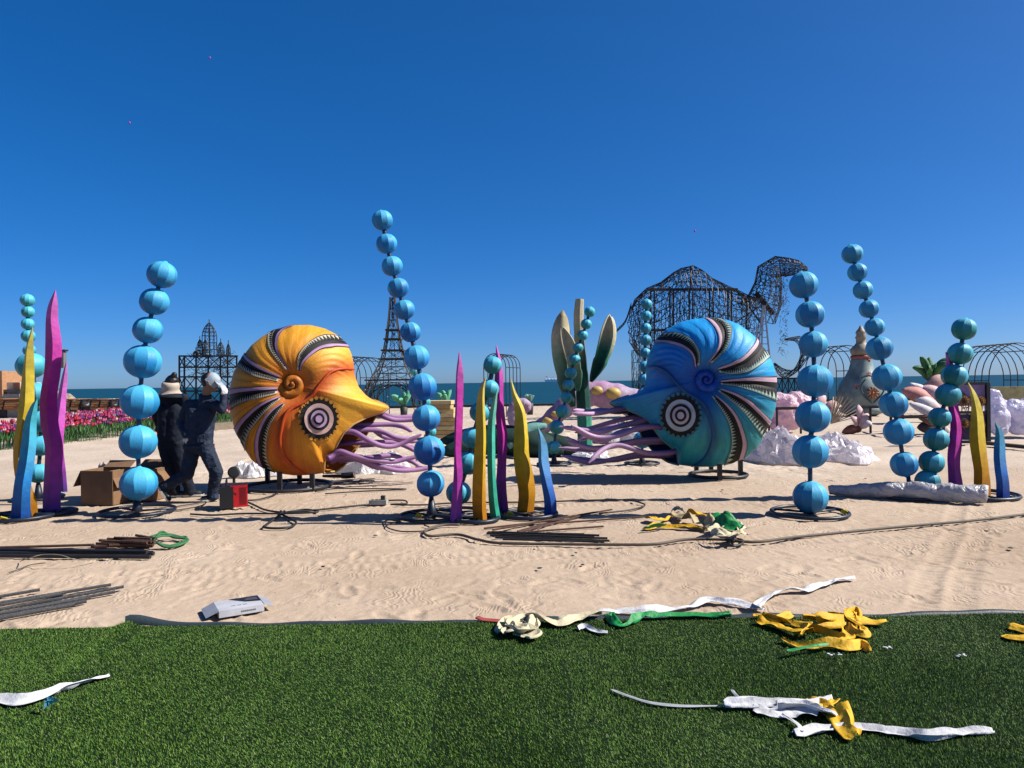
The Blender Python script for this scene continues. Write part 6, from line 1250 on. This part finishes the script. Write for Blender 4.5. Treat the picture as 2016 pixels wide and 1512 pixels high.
trestle('rusty steel trestle under the pink petals', 1530, 1600, 805, 858); trestle('slim dark steel trestle right of the fallen magnolia', 1714, 1785, 802, 853); trestle('low steel trestle under the pile of petals on the right', 1778, 1868, 822, 858)
def frame():
    g = G(1912, 876); Y = g.y; A = lambda x, y, d=0: at(x, y, Y + d); root = thing('display_frame', 'black steel display frame with orange discs and purple panels behind the yellow seaweed', 'frame', (g.x, Y, 0))
    a, b = A(1880, 756), A(1944, 753); 
    for x in (1880, 1944): p = G(x, 876); t = A(x, 754); mb = MB(); mb.bar((t.x, Y, 0), (t.x, Y, t.z), .075); mb.build('post', M_steel, root)
    for y in (755, 812, 870): mb = MB(); mb.bar(A(1881, y, .01), A(1943, y, .01), .06); mb.build('rail', M_steel, root)
    for (x, y) in ((1899, 789), (1930, 790), (1898, 834), (1930, 838)):
        mb = MB(); R = 9.5 / FPX * Y; mb.lathe([(.001, -.02), (R, -.02), (R, .02), (.001, .03)], A(x, y, -.06), 20, 0, Euler((math.pi / 2, 0, 0)).to_matrix()); o = mb.build('disc', cm(lin(215, 140, 20), .6), root)
        mb = MB(); c = A(x, y, -.1)
        for k in range(5): t = math.pi * k / 5; mb.wire(c + Vector((math.cos(t), 0, math.sin(t))) * R, c - Vector((math.cos(t), 0, math.sin(t))) * R, .007)
        for q in (.5, 1): 
            for k in range(16): mb.wire(c + Vector((math.cos(k * .3927), 0, math.sin(k * .3927))) * R * q, c + Vector((math.cos((k + 1) * .3927), 0, math.sin((k + 1) * .3927))) * R * q, .007)
        mb.build('disc_wire', M_steel, o)
    for (x, y, w, h, c) in ((1912, 778, 58, 42, (150, 125, 190)), (1912, 840, 58, 50, (70, 50, 110))):
        mb = MB(); mb.box(A(x, y, .12), (w / FPX * Y, .03, h / FPX * Y)); mb.build('panel', cm(lin(*c), .5, var=.3), root)
    mb = MB(); rr = random.Random(8)
    for k in range(26):
        p = A(rr.uniform(1884, 1940), rr.uniform(757, 868), .05); q = A(rr.uniform(1884, 1940), rr.uniform(757, 868), .05)
        if (p - q).length < .6: mb.wire(p, q, .009)
    mb.build('ornament_wire', M_steel, root)
frame()
mb = MB(); p = G(1990, 812); mb.box(at(1990, 778, p.y), (62 / FPX * p.y * 1.3, .3, 34 / FPX * p.y)); o = mb.build('cloth_screen', cm(lin(190, 180, 130), .8, var=.35, ns=4), None); tag(o, 'pale yellow-green cloth screen at the right edge before the sea', 'screen')
mb = MB(); a = G(1944, 878); b = G(2060, 890); mb.bar((a.x, a.y, .06), (b.x, b.y, .06), .12, .07); tag(mb.build('timber_plank', cm(lin(95, 80, 65), .8)), 'weathered timber beam lying on the sand at the right edge', 'timber')
mb = MB(); a = G(418, 846); b = G(468, 842); mb.bar((a.x, a.y, .1), (b.x, b.y, .1), .2, .25); mb.bar((a.x, a.y - .3, .05), (b.x, b.y - .3, .05), .1, .25); tag(mb.build('timber_plank', cm(lin(140, 125, 105), .8)), 'grey timber planks stacked left of the orange nautilus', 'timber')
# tulips
def tulip_mesh(k, cols):
    rr = random.Random(k); mb = MB(); h = .52; mb.tube([(0, 0, 0), (.01, 0, h * .5), (0, .01, h)], .008, 5, 0)
    for s in range(4):
        a = s * 1.7 + k; d = Vector((math.cos(a), math.sin(a), 0)); e = Vector((-d.y, d.x, 0)); mb.add([d * .0 + Vector((0, 0, .2)), d * .05 + e * .022 + Vector((0, 0, .34)), d * .09 + Vector((0, 0, .46)), d * .05 - e * .022 + Vector((0, 0, .34))], [(0, 1, 2, 3)], 0)
    for s in range(6):
        a = s * 1.05; d = Vector((math.cos(a), math.sin(a), 0)); e = Vector((-d.y, d.x, 0)); r = .045 + .006 * (s % 2); mb.add([Vector((0, 0, h)), d * r + e * .03 + Vector((0, 0, h + .045)), d * r * .75 + Vector((0, 0, h + .115)), d * r - e * .03 + Vector((0, 0, h + .045))], [(0, 1, 2, 3)], 1)
    return mb
M_leafg = pmat('tulip_green', (.05, .17, .035), .6, .3, 20, 0, 1)
tp = []
for k, c in enumerate([(200, 35, 70), (180, 45, 120), (215, 95, 135), (90, 65, 145), (215, 175, 175)]):
    mb = tulip_mesh(k, c); o = mb.build('tulip', [M_leafg, cm(lin(*c), .6, bump=0)]); tp.append(o)
rr = random.Random(31); spots = []
fa, fb, fc = G(-60, 893), G(135, 872), G(470, 832)
def front(t): return fa.lerp(fb, t / .45) if t < .45 else fb.lerp(fc, (t - .45) / .55)
for row in range(3):
    for k in range(100):
        t = (k + rr.random()) / 100; p = front(t ** .8); n = Vector((-.35, 1, 0)).normalized(); q = p + n * (row * .32 + rr.uniform(-.1, .1)); spots.append(q)
nid = 0
for i, q in enumerate(spots):
    k = rr.choices(range(5), (5, 4, 3, 2, 1))[0]; src = tp[k]
    if not src.get('label'): o = src
    else: o = src.copy(); COL.objects.link(o)
    o.location = (q.x, q.y, -.02); o.rotation_euler = (rr.uniform(-.08, .08), rr.uniform(-.08, .08), rr.uniform(0, 6)); s = rr.uniform(.80, 1.02); o.scale = (s, s, s)
    tag(o, ('red', 'magenta', 'pink', 'violet', 'pale pink')[k] + ' artificial tulip in the front rows of the left flower bed', 'tulip', 'tulips in the front rows of the flower bed')
mb = MB(); tv = [(np.array(t_.data.vertices[v.index].co) if False else None) for t_ in [] for v in []]
base = []
for t_ in tp: base.append(([tuple(v.co) for v in t_.data.vertices], [tuple(p.vertices) for p in t_.data.polygons], [p.material_index for p in t_.data.polygons]))
MF = [M_leafg] + [t_.data.materials[1] for t_ in tp]
for k in range(1500):
    t = rr.random(); p = front(t ** .8); n = Vector((-.35, 1, 0)).normalized(); q = p + n * (1.0 + 11 * rr.random() ** 1.3); v_, f_, m_ = base[kk := rr.choices(range(5), (5, 4, 3, 2, 2))[0]]
    a = rr.uniform(0, 6); ca, sa = math.cos(a), math.sin(a); s = rr.uniform(.9, 1.2); o_ = len(mb.v)
    mb.v.extend([(q.x + (x * ca - y * sa) * s, q.y + (x * sa + y * ca) * s, z * s - .02) for x, y, z in v_]); mb.f.extend([tuple(i + o_ for i in f) for f in f_]); mb.m.extend([0 if mm == 0 else kk + 1 for mm in m_])
tag(mb.build('tulip_bed', MF), 'mass of red, pink and violet artificial tulips in the rear of the left flower bed', 'tulip bed', kind='stuff')
# wooden market stalls behind the tulips
wood = [cm(lin(200, 140, 80), .7), cm(lin(175, 110, 70), .7), cm(lin(215, 165, 105), .7)]
def stall(i, x0, x1, Y, dark):
    m = Y / FPX; a = at(x0, 800, Y); b = at(x1, 800, Y); zt = at(x0, 787, Y).z; w = b.x - a.x; root = thing('market_stall', ('open dark-framed wooden stall, ' if dark else 'wooden stall with orange slatted panel, ') + ('leftmost', 'second', 'third', 'fourth', 'fifth', 'sixth', 'seventh', 'eighth', 'ninth', 'tenth', 'last')[i] + ' from the left behind the flower bed', 'stall', ((a.x + b.x) / 2, Y, 0), 'wooden stalls behind the flower bed')
    for x in (a.x + .03, b.x - .03):
        for d in (0, 1.1): mb = MB(); mb.bar((x, Y + d, 0), (x, Y + d, zt - .15 * (d > 0)), .06); mb.build('post', M_steel, root)
    mb = MB(); mb.bar((a.x, Y - .03, zt), (b.x, Y - .03, zt), .06); mb.build('beam', M_steel, root)
    for k in range(4):
        zz = zt - .10 - k * .125
        if dark and k < 3: mb = MB(); mb.bar((a.x + .05, Y - .02, zz), (b.x - .05, Y - .02, zz - .0), .02, .03); mb.build('slat', wood[1], root)
        elif not dark: mb = MB(); mb.box(((a.x + b.x) / 2, Y - .02 - .05 * k, zz), (w - .1, .03, .115), Euler((.35, 0, 0)).to_matrix()); mb.build('slat', wood[(i + k) % 3], root)
    mb = MB(); mb.box(((a.x + b.x) / 2, Y + .5, zt + .02), (w - .04, 1.2, .03)); mb.build('roof_board', wood[i % 3] if not dark else M_steel, root)
    mb = MB(); mb.box(((a.x + b.x) / 2, Y + .25, .3), (w - .14, .4, .58)); mb.build('counter', cm(lin(*[(70, 60, 55), (165, 160, 150), (95, 105, 105)][i % 3]), .7), root)
    mb = MB(); mb.ell(((a.x + b.x) / 2 + rnd.uniform(-.2, .2), Y + .2, .75), (.16, .16, .22), 12); mb.build('goods', cm(lin(*[(225, 225, 220), (200, 190, 170), (180, 200, 190)][i % 3]), .6), root, True)
xs_ = [-28, 10, 44, 86, 122, 141, 160, 180, 198, 217, 236, 256]
for i in range(len(xs_) - 1): stall(i, xs_[i], xs_[i + 1] - .6, 40 - i * .12, i in (2, 6, 9))
def hut():
    Y = 44.0; A = lambda x, y, d=0: at(x, y, Y + d); b = A(5, 800); root = thing('beach_building', 'low beige beach building with brick tower at the left edge', 'building', (b.x, Y, 0))
    def bx(nm, x0, x1, y0, y1, d0, d1, m, par=None): a = A(x0, y0, d0); c = A(x1, y1, d0); mb = MB(); mb.box(((a.x + c.x) / 2, Y + (d0 + d1) / 2, (a.z + c.z) / 2), (abs(c.x - a.x), d1 - d0, abs(a.z - c.z))); return mb.build(nm, m, par or root)
    bk = cm(lin(190, 140, 100), .8); bx('tower', -60, 5, 731, 818, 0, 2, bk); w = bx('wall', 5, 40, 753, 818, .4, 2.4, cm(lin(215, 205, 195), .8)); bx('panel', 26, 39, 754, 766, .36, .42, cm(lin(165, 110, 85), .7), w); bx('roof', 4, 41, 767, 771, .1, 2.6, cm(lin(110, 105, 100), .8)); bx('awning', 5, 38, 776, 786, -.2, .36, cm(lin(150, 150, 150), .8))
    for k in range(3): bx('window', 7 + k * 11, 15 + k * 11, 787, 800, .34, .398, cm((.03, .04, .05), .2), w)
hut()
def post_():
    Y = 36.0; a = at(129, 800, Y); root = thing('lamp_post', 'thin black lamp post with boxy head behind the magenta seaweed', 'lamp post', (a.x, Y, 0)); t = at(129, 690, Y)
    mb = MB(); mb.tube([(a.x, Y, 0), (a.x, Y, t.z)], .045, 8); mb.build('pole', M_steel, root, True); mb = MB(); mb.box((a.x - .08, Y - .05, t.z - .45), (.25, .25, .8)); mb.build('lamp_head', cm((.2, .2, .21)), root); mb = MB(); mb.box((a.x - .05, Y - .05, t.z), (.35, .3, .08)); mb.build('cap', M_steel, root)
post_()
def mound():
    c = at(115, 786, 60.0); N, K = 60, 18; th = np.linspace(0, 2 * np.pi, N, endpoint=False); q = np.linspace(0, 1, K); T, Q = np.meshgrid(th, q, indexing='ij'); X = Q * np.cos(T) * 2.6; Yv = Q * np.sin(T) * 2.5
    Zv = -.6 + (at(115, 770, 60.0).z + .6) * (1 - Q ** 1.6) * (1 + .5 * fbm(X * 2, Yv * 2, 3)) + .3 * np.abs(fbm(X * 4, Yv * 4, 3))
    o = np_obj('rock_mound', np.stack([X + c.x, Yv + 60, Zv], -1).reshape(-1, 3), gridf(N, K, wrap=True), cm(lin(175, 160, 145), .9, var=.5, ns=4), smooth=False); tag(o, 'pale rock mound in the sea at the left', 'rocks')
mound()
def ship():
    Y = 4200.0; A = lambda x, y: at(x, y, Y); m = Y / FPX; c = A(1086, 748); mt = cm((.9, .95, 1.0), .8, var=.05, ak=1.); root = thing('cargo_ship', 'pale distant cargo ship on the horizon', 'ship', (c.x, Y, -.5))  # distance haze is put into the near-white ship colour
    mb = MB(); L_ = 28 * m; mb.add([(c.x - L_ / 2, Y - 8, c.z + 4), (c.x + L_ / 2 + 5, Y - 8, c.z + 4), (c.x + L_ / 2, Y - 6, -.6), (c.x - L_ / 2 + 5, Y - 6, -.6), (c.x - L_ / 2, Y + 8, c.z + 4), (c.x + L_ / 2 + 5, Y + 8, c.z + 4), (c.x + L_ / 2, Y + 6, -.6), (c.x - L_ / 2 + 5, Y + 6, -.6)], [(0, 1, 2, 3), (4, 5, 6, 7), (0, 1, 5, 4), (0, 3, 7, 4), (1, 2, 6, 5)]); mb.build('hull', mt, root)
    for (x, w, y) in ((1076, 4, 741), (1082, 3, 744), (1088, 3, 743), (1094, 4, 744)): p = A(x, y); mb = MB(); mb.box((p.x, Y, (p.z + c.z) / 2 + 2), (w * m, 10, abs(p.z - c.z))); mb.build('deckhouse', mt, root)
ship()
for (x, y, lab) in ((1368, 455, 'tiny pink balloon drifting in the sky above the wire camel'), (255, 242, 'tiny purple balloon high in the sky on the left'), (413, 114, 'tiny purple balloon near the top of the sky')):
    p = at(x, y, 60); mb = MB(); mb.lathe([(.001, -.11), (.02, -.10), (.07, -.02), (.085, .035), (.056, .085), (.001, .105)], p, 12); tag(mb.build('balloon', cm(lin(190, 80, 190)), None, True), lab, 'balloon')
# bits of litter trodden into the sand
for k in range(46):
    p = Vector((rnd.uniform(-5.5, 6.5), rnd.uniform(4.9, 12.5), .004)); mb = MB(); s = rnd.uniform(.008, .022); a = rnd.uniform(0, 6)
    mb.add([p + Vector((math.cos(a + t) * s * rnd.uniform(.5, 1.4), math.sin(a + t) * s * rnd.uniform(.5, 1.4), z)) for z in (0, .008) for t in (0, 1.6, 3.1, 4.7)], [(0, 1, 2, 3), (4, 5, 6, 7), (0, 1, 5, 4), (1, 2, 6, 5), (2, 3, 7, 6), (3, 0, 4, 7)])
    if k == 0: LM = [cm((.03, .025, .02), .8), cm((.12, .08, .05), .8), cm((.05, .09, .10), .8)]
    tag(mb.build('pebble', LM[k % 3]), 'small dark chip lying on the open sand', 'chip', 'small dark chips scattered on the sand')
